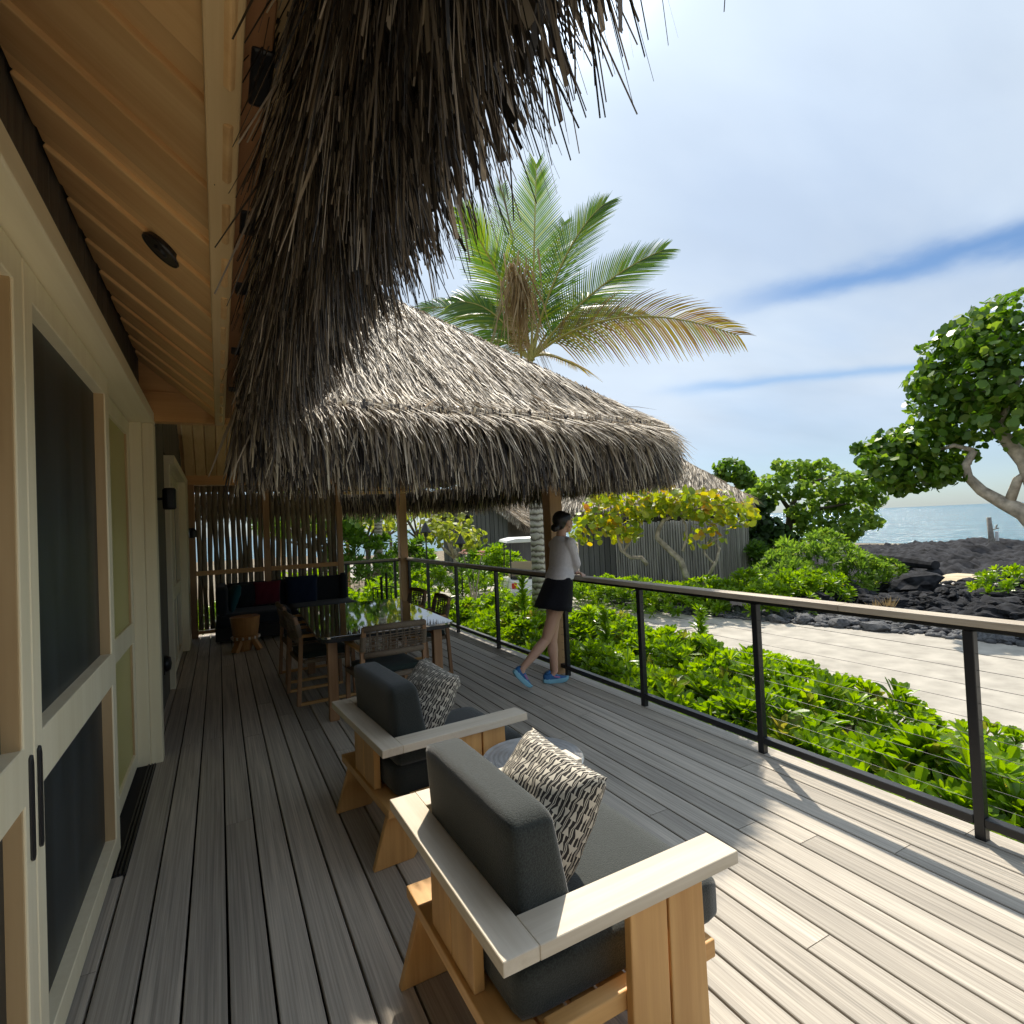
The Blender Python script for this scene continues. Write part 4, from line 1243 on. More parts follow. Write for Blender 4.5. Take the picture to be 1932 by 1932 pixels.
# ------------------------------------------------------------------ naupaka and other shrubs (rosettes of spoon leaves)
def leaf_strip(L, w, fold, curl, rows=6):
    """spoon leaf along +x, folded along its midrib, tip curls"""
    ts = np.linspace(0, 1, rows); prof = np.interp(ts, [0, .3, .6, .82, .94, 1], [.14, .42, .88, 1, .82, .42])
    V = []
    for t, p in zip(ts, prof):
        z = -curl*L*t*t
        V += [(L*t, -w/2*p, z+fold*w*p), (L*t, 0, z), (L*t, w/2*p, z+fold*w*p)]
    F = []
    for i in range(rows-1):
        a = i*3
        F += [(a, a+3, a+4, a+1), (a+1, a+4, a+5, a+2)]
    return V, F
def rosette_mesh(seed, mat, n=17, L=.135, w=.050):
    r = random.Random(seed); mb = MB()
    for i in range(n):
        f = i/(n-1)
        el = radians(80 - 62*f + r.uniform(-10, 10)); az = i*2.399 + r.uniform(-.3, .3)
        l = L*(.55+.5*min(1, f*1.7))*r.uniform(.85, 1.12)
        V, F = leaf_strip(l, w*r.uniform(.85, 1.15)*(.7+.3*f), r.uniform(.10, .28), r.uniform(-.12, .22))
        M = Matrix.Rotation(az, 4, 'Z') @ Matrix.Rotation(-el, 4, 'Y') @ Matrix.Rotation(r.uniform(-.3, .3), 4, 'X')
        mb.add([tuple((M @ Vector(p)) + Vector((0, 0, -.03*f))) for p in V], F)
    mb.tube([(0, 0, .0), (0, 0, -.14)], [.006, .009], 5)
    me = mb.mesh('leaf_rosette', MAT[mat], smooth=False)
    return me
ros = [rosette_mesh(i, 'naupaka_leaf', 15+i % 3*2) for i in range(6)]
rold = [rosette_mesh(40+i, 'naupaka_old', 12) for i in range(2)]
rbig = [rosette_mesh(60+i, 'bush_green', 14, .17, .06) for i in range(3)]
rhel = [rosette_mesh(80+i, 'heliotrope', 16, .15, .045) for i in range(3)]
rsh = random.Random(77)
def shrub(name, label, cat, c, r, n, meshes, sc=1.0, group=None, lo=.15, stems=True, old=0.0):
    """c = centre of the foot, r = (rx, ry, height); rosettes over a lumpy dome, stems below"""
    t = thing(name, label, cat, c, 0, group)
    mb = MB(); s0 = rsh.random()*50
    for i in range(n):
        while True:
            u, v = rsh.uniform(-1, 1), rsh.uniform(-1, 1)
            if u*u+v*v < 1: break
        rad = sqrt(u*u+v*v)
        lump = .80 + .32*mnoise.noise(Vector((u*2.1+s0, v*2.1, s0)))
        z = r[2]*lump*sqrt(max(0, 1-rad**2.6))*(1 if rsh.random() < .72 else rsh.uniform(.45, .95))
        z = max(z, lo*r[2]*rsh.uniform(.6, 1.2))
        o = link('leaf_rosette', rsh.choice(rold) if rsh.random() < old else rsh.choice(meshes), t)
        o.location = (u*r[0], v*r[1], z)
        tilt = .75*rad + rsh.uniform(-.2, .3)
        o.rotation_euler = Matrix.Rotation(atan2(v*r[1], u*r[0]), 3, 'Z').to_4x4().__matmul__(Matrix.Rotation(tilt, 4, 'Y')).__matmul__(Matrix.Rotation(rsh.random()*6, 4, 'Z')).to_euler()
        k = sc*rsh.uniform(.8, 1.25); o.scale = (k, k, k)
        if stems and i % 3 == 0:
            b = Vector((u*r[0]*.45, v*r[1]*.45, -.05)); e = Vector(o.location)
            mb.tube([b, b.lerp(e, .55)+Vector((0, 0, .03)), e], [.012, .009, .006], 4, cap=False)
    if stems and mb.v: mb.build('stems', MAT['stem_green'], t, local=True, kind='stuff')
    return t
posts = [.14, 1.34, 2.55, 3.72, 4.90, 6.52, 7.90, 9.20, 10.3, 11.4]
bayn = ['right of the rightmost railing post in view', 'between the two rightmost railing posts', 'between the second and third railing posts from the right',
        'in the bay just right of the leaning woman', 'in the bay just left of the leaning woman', 'in the railing bay behind the dining chairs', 'in the railing bay nearest the table corner', 'beside the last railing bay before the far corner post', 'outside the far corner post of the railing']
for i in range(9):
    y0, y1 = posts[i], posts[i+1]; yc = (y0+y1)/2; hy = (y1-y0)/2
    hA = .74 if i < 4 else .84 + .05*(i % 2); hB = [.50, .56, .64, .70, .72, .80, .84, .88, .88][i]
    xb = [5.0, 5.1, 5.25, 5.45, 5.5, 5.5, 5.4, 5.4, 5.4][i]
    shrub('naupaka_shrub', 'naupaka shrub against the deck, ' + bayn[i], 'shrub', (4.02, yc, -.72), (.74, hy+.16, hA), int(105*(hy/.6)), ros, 1.38 if i < 4 else 1.15, 'naupaka hedge along the railing', lo=.5, old=.05)
    shrub('naupaka_shrub', 'naupaka shrub mid hedge, ' + bayn[i], 'shrub', (xb, yc+.1, -.72), (.82, hy+.20, hB), int(90*(hy/.6)), ros, 1.3, 'naupaka hedge along the railing', lo=.4, old=.06)
    if i >= 3:
        shrub('naupaka_shrub', 'naupaka shrub at the path edge, ' + bayn[i], 'shrub', (6.2, yc+.3, -.72), (.6, hy+.1, [0, 0, 0, .46, .48, .5, .5, .5, .5][i]), int(55*(hy/.6)), ros, 1.0, 'naupaka hedge along the railing', lo=.3)
# tall single sprigs above the hedge
for lab, px, py_, d, n in (('single tall naupaka sprig standing above the hedge against the path', 1320, 1150, 8.6, 7), ('tall naupaka sprig just left of the woman, against the golf cart', 985, 1085, 9.5, 8), ('tall naupaka sprig right of the column at the woman', 1140, 1150, 8.0, 7)):
    p = at(px, py_, d); t = thing('naupaka_sprig', lab, 'plant', (p.x, p.y, -.72), 0, 'tall sprigs above the hedge')
    H = p.z+.72
    MB().tube([(0, 0, 0), (.03, .02, H*.6), (0, 0, H)], [.012, .01, .007], 5).build('stem', MAT['stem_green'], t, local=True)
    for i in range(n):
        o = link('leaf_rosette', rsh.choice(ros), t); z = H - i*.085; o.location = (.02*sin(i*2), .02*cos(i*2), z); o.rotation_euler = (rsh.uniform(-.3, .3), rsh.uniform(-.3, .3), rsh.random()*6); k = .95+.06*i; o.scale = (k, k, k)

# beds across the path and behind the far rail
beds = [('low bright naupaka below the yellow sea grape, left part', 1120, 1085, 15.5, (1.1, .9, .85), 95, ros, 1.25), ('low naupaka under the yellow sea grape beside the palisade', 1200, 1090, 15, (1.2, 1.0, .8), 95, ros, 1.25),
        ('low naupaka at the foot of the pale twisted trunks', 1270, 1105, 14.2, (1.2, .9, .7), 95, ros, 1.25), ('naupaka in front of the palisade corner', 1345, 1105, 14.5, (1.0, .9, .8), 85, ros, 1.25),
        ('bright naupaka mound right of the palisade, nearest the lava', 1440, 1090, 14.3, (1.4, 1.1, 1.05), 130, ros, 1.3), ('bright naupaka spilling over the rocks at the lava edge', 1530, 1085, 15.3, (1.0, .8, .95), 90, ros, 1.25),
        ('large rounded green shrub in front of the heliotrope tree', 1540, 1040, 18, (2.1, 1.5, 1.75), 210, rhel, 1.5), ('low yellow green shrub right of the sand pocket at the photo edge', 1925, 1080, 19, (1.3, 1.0, .7), 60, ros, 1.3),
        ('green shrub sloping down to the lava right of the large shrub', 1640, 1060, 19, (1.1, 1.0, 1.0), 80, rhel, 1.3), ('dark leafy shrub between palisade and heliotrope tree', 1430, 1040, 20, (1.0, .9, 1.7), 80, rbig, 1.5),
        ('bright shrub behind the golf cart', 940, 1045, 19, (1.3, 1.1, 1.6), 110, ros, 1.7), ('low shrub left of the golf cart', 905, 1065, 17, (1.1, .9, 1.0), 70, ros, 1.4),
        ('bushy naupaka behind the railing corner post', 700, 1085, 13.2, (1.3, 1.0, 1.15), 120, ros, 1.2), ('bushy naupaka beyond the far railing by the screen', 660, 1080, 12.6, (.9, .8, 1.2), 100, ros, 1.2),
        ('tall naupaka outside the far rail, right of the lantern', 745, 1080, 14.5, (1.1, .9, 1.1), 80, ros, 1.3), ('naupaka behind the left half of the pole screen', 420, 1060, 13, (1.2, .7, 1.5), 60, ros, 1.6),
        ('naupaka behind the right half of the pole screen', 570, 1060, 12.6, (1.2, .7, 1.6), 70, ros, 1.6), ('low shrub by the tiki torches', 815, 1065, 17.5, (1.2, .9, 1.3), 80, ros, 1.5),
        ('leafy shrub against the dark wall of the left hut', 925, 1035, 22.5, (1.5, 1.0, 1.6), 80, rbig, 1.6), ('tall leafy bush beyond the railing, left of the slim palm trunk', 672, 1030, 19, (1.5, 1.0, 2.5), 120, rbig, 1.7), ('tall leafy bush right of the corner post towards the tiki torches', 768, 1030, 21, (1.3, 1.0, 2.1), 100, rbig, 1.7), ('shrub at the far bend of the path', 770, 1040, 24, (1.6, 1.2, 1.3), 70, ros, 2.0)]
for lab, px, py_, d, r, n, ms, sc in beds:
    p = at(px, py_, d)
    shrub('beach_shrub', lab, 'shrub', (p.x, p.y, -.72), r, n, ms, sc, 'shrubs beyond the hedge', lo=.12, stems=False)
# leafy vine climbing the palisade
# dry grass and small tufts on the lava
for lab, px, py_, d, h in (('dry straw coloured grass tuft among the lava rocks', 1675, 1115, 14.2, .55), ('small dry grass tuft left of the taller one', 1650, 1120, 14.2, .4)):
    p = at(px, py_, d); t = thing('grass_tuft', lab, 'grass tuft', (p.x, p.y, -.7), 0, 'dry grass tufts')
    n = 60; V, Q = strips(np.zeros((n, 3)), np.stack([RNG.normal(0, .22, n), RNG.normal(0, .22, n), np.ones(n)], -1), RNG.uniform(.5, 1, n)*h, np.full(n, .012), droop=.1, tip=.2)
    np_obj('blades', V, Q, MAT['dry_grass'], t, 'stuff', local=True)

# ------------------------------------------------------------------ trees
def leaf_cloud(C, R, n, size, up=.35, k=6, asp=.85):
    """n flat leaves in an ellipsoid shell -> V, Q of k-gons"""
    d = unit(RNG.normal(size=(n, 3))); rad = RNG.uniform(.35, 1, n)**.5
    lump = np.array([.85+.35*mnoise.noise(Vector(v*1.9)+Vector(C)) for v in d])
    pos = np.array(C) + d*np.array(R)*(rad*lump)[:, None]
    nrm = unit(d*.7 + np.array([0, 0, up]) + RNG.normal(0, .55, (n, 3)))
    a = unit(np.cross(nrm, RNG.normal(size=(n, 3)))); b = np.cross(nrm, a)
    s = size*RNG.uniform(.65, 1.25, n)
    th = np.arange(k)*2*pi/k
    V = pos[:, None] + (a[:, None]*np.cos(th)[None, :, None] + b[:, None]*np.sin(th)[None, :, None]*asp)*(s*.5)[:, None, None]
    V = V + nrm[:, None]*(np.abs(np.cos(th))*.14)[None, :, None]*s[:, None, None]
    return V.reshape(-1, 3), np.arange(n*k).reshape(n, k)
def tree(name, label, cat, base, limbs, clumps, leafm, size, bark, group=None, k=6, up=.35):
    t = thing(name, label, cat, base, 0, group)
    mb = MB()
    part(MB().tube(limbs[0][0], limbs[0][1], 9), 'trunk', bark, t, smooth=True)
    for pts, rad in limbs[1:]:
        part(MB().tube(pts, rad, 7), 'limb', bark, t, smooth=True)
    Vt, Qt = cat_mesh([leaf_cloud(c, r, n, size, up, k) for c, r, n in clumps])
    np_obj('crown', Vt, Qt, MAT[leafm], t, 'stuff')
    return t
def cl(px, py_, d, rpx, n, dz=0.0, flat_=.8, depth=1.0):
    c = at(px, py_, d); r = rpx*d/1040*.98
    return (c, (r*depth, r*depth, r*flat_), n)
# big sea grape tree leaning in from the right
D = 14.0
base = at(2015, 1118, D); base.z = -.75
T = lambda px, py_, d=D: at(px, py_, d)
limbs = [([base, T(1990, 1030), T(1935, 968), T(1890, 948), T(1852, 926), T(1826, 900), T(1822, 878), T(1838, 850)], [.22, .20, .17, .12, .10, .085, .075, .06]),
         ([T(1990, 1030), T(1962, 940), T(1935, 872), T(1905, 838), T(1880, 805), T(1862, 760), T(1850, 700)], [.2, .16, .14, .12, .105, .07, .04]),
         ([T(1880, 805), T(1900, 770), T(1930, 700)], [.07, .05, .03]), ([T(1905, 945), T(1920, 905), T(1945, 890)], [.09, .08, .08]),
         ([T(1838, 850), T(1800, 840), T(1740, 860), T(1690, 875)], [.05, .04, .03, .02]), ([T(1862, 760), T(1830, 730), T(1800, 690)], [.05, .035, .02]),
         ([T(1850, 700), T(1880, 650), T(1900, 600)], [.04, .03, .02])]
cls = [(1905, 610, 62, 230), (1850, 640, 55, 200), (1800, 665, 50, 190), (1765, 720, 42, 160), (1830, 720, 60, 230), (1900, 700, 65, 240), (1950, 650, 60, 200), (1775, 775, 45, 160), (1840, 790, 55, 190), (1920, 780, 55, 170), (1985, 720, 80, 250),
       (1735, 835, 42, 150), (1795, 850, 40, 150), (1690, 845, 38, 140), (1650, 850, 26, 80), (1680, 890, 34, 120), (1735, 890, 36, 130), (1775, 895, 30, 90), (1640, 870, 20, 50), (1990, 800, 70, 160), (1695, 915, 22, 60), (1620, 845, 10, 14)]
tree('sea_grape_tree', 'tall dark green sea grape tree leaning in from the right with bare twisted pale limbs', 'tree', base, limbs, [cl(a, b, D+RNG.uniform(-.5, .5), r*1.12, int(n*1.6)) for a, b, r, n in cls], 'seagrape_green', .17, 'bark_pale')
# heliotrope trees behind the palisade
D2 = 22.0
b2 = at(1490, 1060, D2); b2.z = -.75
limbs = [([b2, T(1488, 1000, D2), T(1492, 960, D2), T(1505, 930, D2)], [.16, .13, .11, .07]), ([T(1492, 965, D2), T(1470, 935, D2), T(1445, 915, D2)], [.09, .06, .03]),
         ([T(1505, 930, D2), T(1545, 905, D2), T(1580, 895, D2)], [.06, .045, .02]), ([T(1495, 985, D2), T(1545, 960, D2), T(1600, 950, D2)], [.08, .06, .03]), ([T(1505, 930, D2), T(1510, 900, D2), T(1500, 880, D2)], [.06, .04, .02])]
cls = [(1500, 888, 34, 260), (1548, 893, 34, 260), (1455, 912, 28, 180), (1595, 912, 34, 240), (1635, 925, 26, 170), (1560, 945, 34, 240), (1615, 960, 36, 250), (1540, 985, 36, 240), (1600, 995, 34, 220), (1645, 985, 20, 100), (1445, 950, 24, 120), (1575, 1015, 36, 220), (1480, 930, 26, 130), (1525, 925, 28, 150), (1420, 935, 20, 90), (1580, 940, 30, 150), (1510, 965, 28, 140), (1625, 900, 18, 70), (1470, 878, 16, 60), (1550, 875, 14, 50), (1655, 945, 16, 70), (1500, 1010, 34, 200)]
tree('heliotrope_tree', 'spreading light green heliotrope tree right of the thatched hut', 'tree', b2, limbs, [cl(a, b, D2+RNG.uniform(-.8, .8), r*1.1, int(n*1.05), flat_=.62) for a, b, r, n in cls], 'heliotrope', .19, 'bark_dark', 'trees beside the right hut', k=5)
b3 = at(1400, 1050, 24); b3.z = -.75
tree('round_tree', 'small rounded green tree showing above the right hut roof', 'tree', b3, [([b3, T(1398, 980, 24), T(1385, 920, 24)], [.15, .11, .06])], [cl(1378, 887, 24, 34, 300, flat_=.75), cl(1405, 905, 24, 26, 200), cl(1360, 900, 24, 18, 90), cl(1425, 925, 24, 20, 110)], 'bush_green', .24, 'bark_dark', 'trees beside the right hut', k=5)
b4 = at(1440, 1070, 21); b4.z = -.75
tree('dark_tree', 'dark leafy thicket tree between the palisade and the heliotrope tree', 'tree', b4, [([b4, T(1440, 1010, 21), T(1435, 970, 21)], [.1, .08, .05])], [cl(1425, 985, 21, 30, 220), cl(1455, 1000, 21, 30, 220), cl(1430, 1025, 21, 32, 240), cl(1480, 1020, 21, 26, 160), cl(1440, 955, 21, 22, 110)], 'dark_leaf', .24, 'bark_dark', 'trees beside the right hut', k=5)

# yellow sea grape in front of the palisade: leaves counted one by one
DY = 15.0
by = at(1312, 1092, DY); by.z = -.75
t = thing('yellow_sea_grape', 'yellow leaved sea grape with pale twisted trunks in front of the right hut', 'tree', by)
L_ = [([by, T(1285, 1058, DY), T(1255, 1030, DY), T(1240, 1015, DY), T(1242, 1000, DY), T(1252, 982, DY), T(1272, 972, DY)], [.085, .08, .075, .065, .06, .055, .04], 'trunk'),
      ([T(1222, 1066, DY), T(1210, 1052, DY), T(1190, 1052, DY), T(1172, 1038, DY), T(1166, 1015, DY), T(1168, 1000, DY), T(1160, 975, DY)], [.06, .055, .05, .045, .04, .035, .025], 'trunk'),
      ([T(1335, 1090, DY), T(1352, 1058, DY), T(1358, 1035, DY), T(1345, 1015, DY)], [.045, .035, .03, .02], 'trunk'),
      ([T(1345, 1062, DY), T(1330, 1045, DY), T(1328, 1030, DY), T(1345, 1020, DY), T(1365, 1012, DY)], [.03, .028, .025, .02, .015], 'limb'),
      ([T(1176, 1042, DY), T(1190, 1020, DY), T(1206, 1005, DY), T(1208, 985, DY)], [.035, .03, .025, .02], 'limb'),
      ([T(1272, 972, DY), T(1310, 962, DY), T(1350, 952, DY), T(1390, 955, DY)], [.04, .03, .022, .012], 'limb'), ([T(1272, 972, DY), T(1240, 955, DY), T(1200, 950, DY), T(1150, 970, DY), T(1110, 990, DY)], [.035, .03, .025, .018, .01], 'limb'),
      ([T(1288, 1040, DY), T(1296, 1015, DY), T(1294, 990, DY), T(1285, 975, DY)], [.04, .03, .028, .02], 'limb'), ([T(1160, 975, DY), T(1150, 950, DY), T(1140, 935, DY)], [.02, .015, .01], 'limb'), ([T(1310, 962, DY), T(1335, 985, DY), T(1380, 990, DY)], [.02, .016, .01], 'limb')]
for pts, rad, nm in L_:
    part(MB().tube([p + Vector((0, 0, 0)) for p in pts], rad, 7), nm, 'bark_pale', t, smooth=True)
def round_leaf(seed):
    r = random.Random(seed); mb = MB(); k = 9
    vs = [(0, 0, 0)] + [(cos(2*pi*i/k)*.5*(1-.06*(i == 0)), sin(2*pi*i/k)*.5, .09+.03*r.uniform(-1, 1)) for i in range(k)]
    mb.add(vs, [(0, 1+i, 1+(i+1) % k) for i in range(k)])
    return mb.mesh('leaf', MAT['seagrape_leaf_y'])
leafmat('seagrape_leaf_y', [(.12, .19, .025), (.19, .26, .03), (.30, .31, .035), (.42, .38, .04), (.50, .36, .03), (.42, .20, .06)], .42, .4, .4)
# colour per leaf object
def obj_rand(m):
    tt = m.node_tree
    oi = tt.nodes.new('ShaderNodeObjectInfo')
    for n_ in tt.nodes:
        if n_.type == 'VALTORGB': tt.links.new(oi.outputs['Random'], n_.inputs[0])
obj_rand(MAT['seagrape_leaf_y'])
rl_ = [round_leaf(i) for i in range(4)]
zones = [(1105, 1000, 22, 26, 24), (1140, 965, 34, 30, 42), (1180, 985, 34, 30, 34), (1155, 935, 20, 14, 14), (1215, 955, 40, 26, 44), (1260, 945, 40, 24, 42), (1300, 955, 44, 26, 46), (1345, 960, 42, 28, 40), (1390, 970, 36, 24, 30), (1330, 1010, 30, 22, 12), (1180, 1010, 40, 14, 10)]
rz_ = random.Random(9)
for px, py_, rx, ry, n in zones:
    for _ in range(int(n*.85)):
        a = rz_.random()*6.28; q = rz_.random()**.5
        p = at(px+rx*1.1*q*cos(a), py_-4+ry*1.3*q*sin(a), DY+rz_.uniform(-.7, .7)) - Vector(by)
        o = link('leaf', rz_.choice(rl_), t); o.location = p
        o.rotation_euler = (rz_.uniform(-1.2, 1.2), rz_.uniform(-1.2, 1.2), rz_.random()*6); s = rz_.uniform(.15, .24); o.scale = (s, s, s)

Vt, Qt = cat_mesh([leaf_cloud(at(px, py_, DY), (rx*DY/1040*1.25, .9, ry*DY/1040*1.3), int(n*3.0), .18, .3, 7) for px, py_, rx, ry, n in zones])
np_obj('foliage', Vt, Qt, MAT['seagrape_yellow'], t, 'stuff')
# trees further left, seen under the pavilion roof
def small_tree(name, label, px, py_, d, H, spread, leafm, n, bark, size=.2, group='trees seen under the pavilion roof'):
    b = at(px, py_, d); b.z = -.75
    r = random.Random(int(px)); limbs = [([b, b+Vector((.1, 0, H*.35)), b+Vector((.0, .1, H*.55))], [.12, .10, .08])]
    cl_ = []
    for i in range(8):
        a = i*2.4; e = b + Vector((cos(a)*spread*r.uniform(.4, .9), sin(a)*spread*r.uniform(.4, .9), H*r.uniform(.62, 1.0)))
        limbs.append(([b+Vector((0, .05, H*.45)), b.lerp(e, .6)+Vector((0, 0, H*.12)), e], [.055, .035, .012]))
        cl_.append((e, (spread*.42, spread*.42, H*.16), n//8))
    return tree(name, label, 'tree', b, limbs, cl_, leafm, size, bark, group)
small_tree('frangipani_tree', 'pale branching tree with yellow green leaves in front of the dark left hut', 858, 1050, 19, 2.9, 1.15, 'lime_leaf', 420, 'bark_pale', .2)
small_tree('sea_grape_tree', 'lime green leafy tree between the screen and the railing corner post', 690, 1040, 22, 4.2, 2.0, 'lime_leaf', 560, 'bark_dark', .24)
small_tree('sea_grape_tree', 'green leafy tree seen just right of the railing corner post', 790, 1040, 26, 4.2, 2.2, 'lime_leaf', 420, 'bark_dark', .24)
small_tree('sea_grape_tree', 'shady green tree behind the right half of the pole screen', 600, 1040, 19, 4.0, 2.0, 'bush_green', 900, 'bark_dark', .24)
small_tree('sea_grape_tree', 'distant green tree at the far end of the path', 735, 1020, 38, 4.5, 3.2, 'bush_green', 420, 'bark_dark', .34)

# ------------------------------------------------------------------ coconut palms
def frond(t, base, tip, lift, mat, wl_=.62, n=46, sag=.35, twist=0.0, w=.033, both=True):
    P0, P2 = Vector(base), Vector(tip); P1 = P0.lerp(P2, .45) + Vector((0, 0, lift))
    B = lambda s: P0*(1-s)**2 + P1*2*s*(1-s) + P2*s*s
    pts = [B(i/12) for i in range(13)]
    f = MB().tube(pts, [.030*(1-.85*i/12)+.003 for i in range(13)], 5).build('frond', MAT['rachis'], t)
    R, Dn, Ln, Sd = [], [], [], []
    for i in range(n):
        s = .16 + .84*i/(n-1)
        p = B(s); tg = (B(min(1, s+.02)) - B(s-.02)).normalized()
        side = tg.cross(Vector((0, 0, 1)))
        if side.length < .2: side = Vector((Rv.x, Rv.y, 0))
        side = (Matrix.Rotation(twist, 3, tg) @ side).normalized()
        L = wl_*(.35+.65*sin(pi*min(1, s*.9+.12))**.8)*random.uniform(.85, 1.1)
        for sg in ((1, -1) if both else (1,)):
            d = side*sg*(1-.45*s) + tg*(.42+.55*s) + Vector((0, 0, .12))
            R.append(p); Dn.append(d); Ln.append(L); Sd.append(side.cross(tg)*1.0 + Vector(RNG.normal(0, .25, 3)))
    V, Q = strips(np.array(R), np.array(Dn), np.array(Ln), np.full(len(R), w)*RNG.uniform(.8, 1.2, len(R)), droop=sag, tip=.12, sidev=np.array(Sd), rows=4)
    np_obj('leaflets', V, Q, MAT[mat], f, 'stuff')
cb = at(1003, 688, 11.0); tb = at(1014, 1085, 11.0); tb.z = -.75
palm = thing('coconut_palm', 'coconut palm with ringed pale trunk rising behind the pavilion roof', 'palm tree', (tb.x, tb.y, -.75))
part(MB().tube([tb, tb.lerp(cb, .25)+Vector((.02, 0, 0)), tb.lerp(cb, .5), tb.lerp(cb, .8), cb], [.17, .145, .14, .13, .12], 14), 'trunk', 'palm_trunk', palm, smooth=True)
ft = [(1012, 312, 11.2, .1, 'palm_leaf', 64, .05, 0), (872, 400, 10.4, .5, 'palm_leaf', 58, .15, 25), (948, 352, 12.4, .3, 'palm_leaf', 54, .1, 10), (1140, 385, 10.8, 1.0, 'palm_leaf', 56, .10, 62), (1250, 472, 11.0, .6, 'palm_leaf', 62, .12, 66),
      (1390, 632, 9.8, 1.15, 'palm_old', 66, .28, 72), (862, 570, 11.0, .8, 'palm_leaf', 56, .25, -60), (1130, 560, 13.0, .7, 'palm_leaf', 48, .2, 40), (890, 645, 12.5, .5, 'palm_leaf', 44, .25, -50),
      (1065, 420, 12.8, .4, 'palm_leaf', 48, .1, 20), (1085, 690, 12.2, .25, 'palm_old', 30, .3, 30), (780, 585, 12.0, .9, 'palm_leaf', 54, .3, -55), (905, 480, 12.3, .6, 'palm_leaf', 50, .2, -30), (1215, 590, 12.6, .7, 'palm_leaf', 50, .3, 50)]
for px, py_, d, lift, m, n, sag, tw in ft:
    frond(palm, cb + Vector((random.uniform(-.06, .06), random.uniform(-.06, .06), random.uniform(-.05, .15))), at(px, py_, d), lift, m, wl_=1.0, n=n, sag=sag, twist=radians(tw))
# dead frond folded over at the heart
frond(palm, at(985, 690, 10.6), at(965, 500, 9.6), .1, 'palm_dead', wl_=.75, n=40, sag=1.6, w=.045)
n = 200; rr0 = np.array([at(random.gauss(980, 16), random.gauss(535, 26), 9.6) for _ in range(n)])
V, Q = strips(rr0, np.stack([RNG.normal(0, .2, n), RNG.normal(0, .2, n), -np.ones(n)], -1), RNG.uniform(.35, 1.1, n), RNG.uniform(.015, .035, n), droop=0.05, tip=.15)
np_obj('dead_leaflets', V, Q, MAT['palm_dead'], palm, 'stuff')
# slim palm beyond the railing corner
cb2 = at(712, 900, 20.0); tb2 = at(706, 1050, 20.0); tb2.z = -.75
palm2 = thing('coconut_palm', 'slim pale palm trunk seen between the screen and the corner post', 'palm tree', (tb2.x, tb2.y, -.75))
part(MB().tube([tb2, tb2.lerp(cb2, .4)+Vector((.08, 0, 0)), cb2], [.17, .15, .14], 12), 'trunk', 'palm_trunk', palm2, smooth=True)
for i in range(9):
    a = i*.7; frond(palm2, cb2, cb2 + Vector((cos(a)*2.6, sin(a)*2.6, .4+.6*sin(i*2))), .9, 'palm_leaf', wl_=.6, n=30)

# ------------------------------------------------------------------ huts
def thatch_plane(a, b, c, d, n, L=(.3, .55), w=(.015, .04), hang=True):
    """a-b eave (left to right), c-d upper edge; strands run down the slope"""
    a, b, c, d = [np.array(p, float) for p in (a, b, c, d)]
    u = RNG.random(n); v = RNG.random(n)**1.15
    p = (a*(1-u)[:, None]+b*u[:, None])*(1-v)[:, None] + (c*(1-u)[:, None]+d*u[:, None])*v[:, None]
    dn = unit((a+b)/2-(c+d)/2); nr = unit(np.cross(b-a, c-a))
    if nr[2] < 0: nr = -nr
    dirs = dn + nr*RNG.uniform(0, .14, (n, 1)) + RNG.normal(0, .10, (n, 3))
    out = [strips(p+nr*.02, dirs, RNG.uniform(*L, n), RNG.uniform(*w, n), droop=.1, tip=.3, sidev=nr+RNG.normal(0, .4, (n, 3)))]
    if hang:
        m = n//2; u = RNG.random(m)[:, None]; p = a*(1-u)+b*u - dn*RNG.uniform(0, .3, (m, 1)) + np.array([0, 0, -.05])
        out.append(strips(p, dn*.5+np.array([0, 0, -1])+RNG.normal(0, .12, (m, 3)), RNG.uniform(.3, .55, m), RNG.uniform(*w, m), tip=.3, sidev=nr+RNG.normal(0, .5, (m, 3))))
    return out
# right hut
C1 = Vector((15.7, 12.4, 2.15)); ev = Vector((-.735, .678, 0)); nv = Vector((.678, .735, 0))
C0 = C1 + ev*6.9; W2 = 3.3
RG1 = C1 + ev*W2 + nv*W2 + Vector((0, 0, W2*.80)); RG0 = C0 - ev*W2 + nv*W2 + Vector((0, 0, W2*.80)); C2 = C1 + nv*2*W2; C3 = C0 + nv*2*W2
hut = thing('thatched_hut', 'thatched hut with hipped roof behind the yellow sea grape, right of the woman', 'hut', (C1.x, C1.y, -.72), 0, 'thatched huts across the path')
part(MB().add([C0, C1, C2, C3, RG0, RG1], [(0, 1, 5, 4), (1, 2, 5), (2, 3, 4, 5), (3, 0, 4), (3, 2, 1, 0)]), 'roof', 'thatch_core', hut)
Vt, Qt = cat_mesh(thatch_plane(C0, C1, RG0, RG1, 9000) + thatch_plane(C1, C2, RG1, RG1+Vector((0, 0, .01)), 3000))
np_obj('thatch', Vt, Qt, MAT['thatch'], hut, 'stuff')
hb = MB().box((0, -.01, 0), (.18, .01, 1)).mesh('wall_board', MAT['hut_board'])
def board_wall(parent, a, b, z0, z1, wd=.19):
    a = Vector(a); b = Vector(b); d = b-a; L = d.length; n = max(1, int(L/wd)); org = WORG[parent.name]
    for i in range(n):
        o = link('wall_board', hb, parent); p = a + d*(i/n)
        z1i = z1(i/n+.5/n) if callable(z1) else z1
        o.location = (p.x-org.x, p.y-org.y, z0-org.z); o.rotation_euler = (0, 0, atan2(d.y, d.x)); o.scale = (wd/.19*.98, 1, z1i-z0)
wa = C1 + ev*.9 + nv*.9; wb = C0 - ev*.9 + nv*.9; wc = C2 + ev*.9 - nv*.9
board_wall(hut, wb, wa, -.6, 2.3); board_wall(hut, wa, wc, -.6, 2.3)
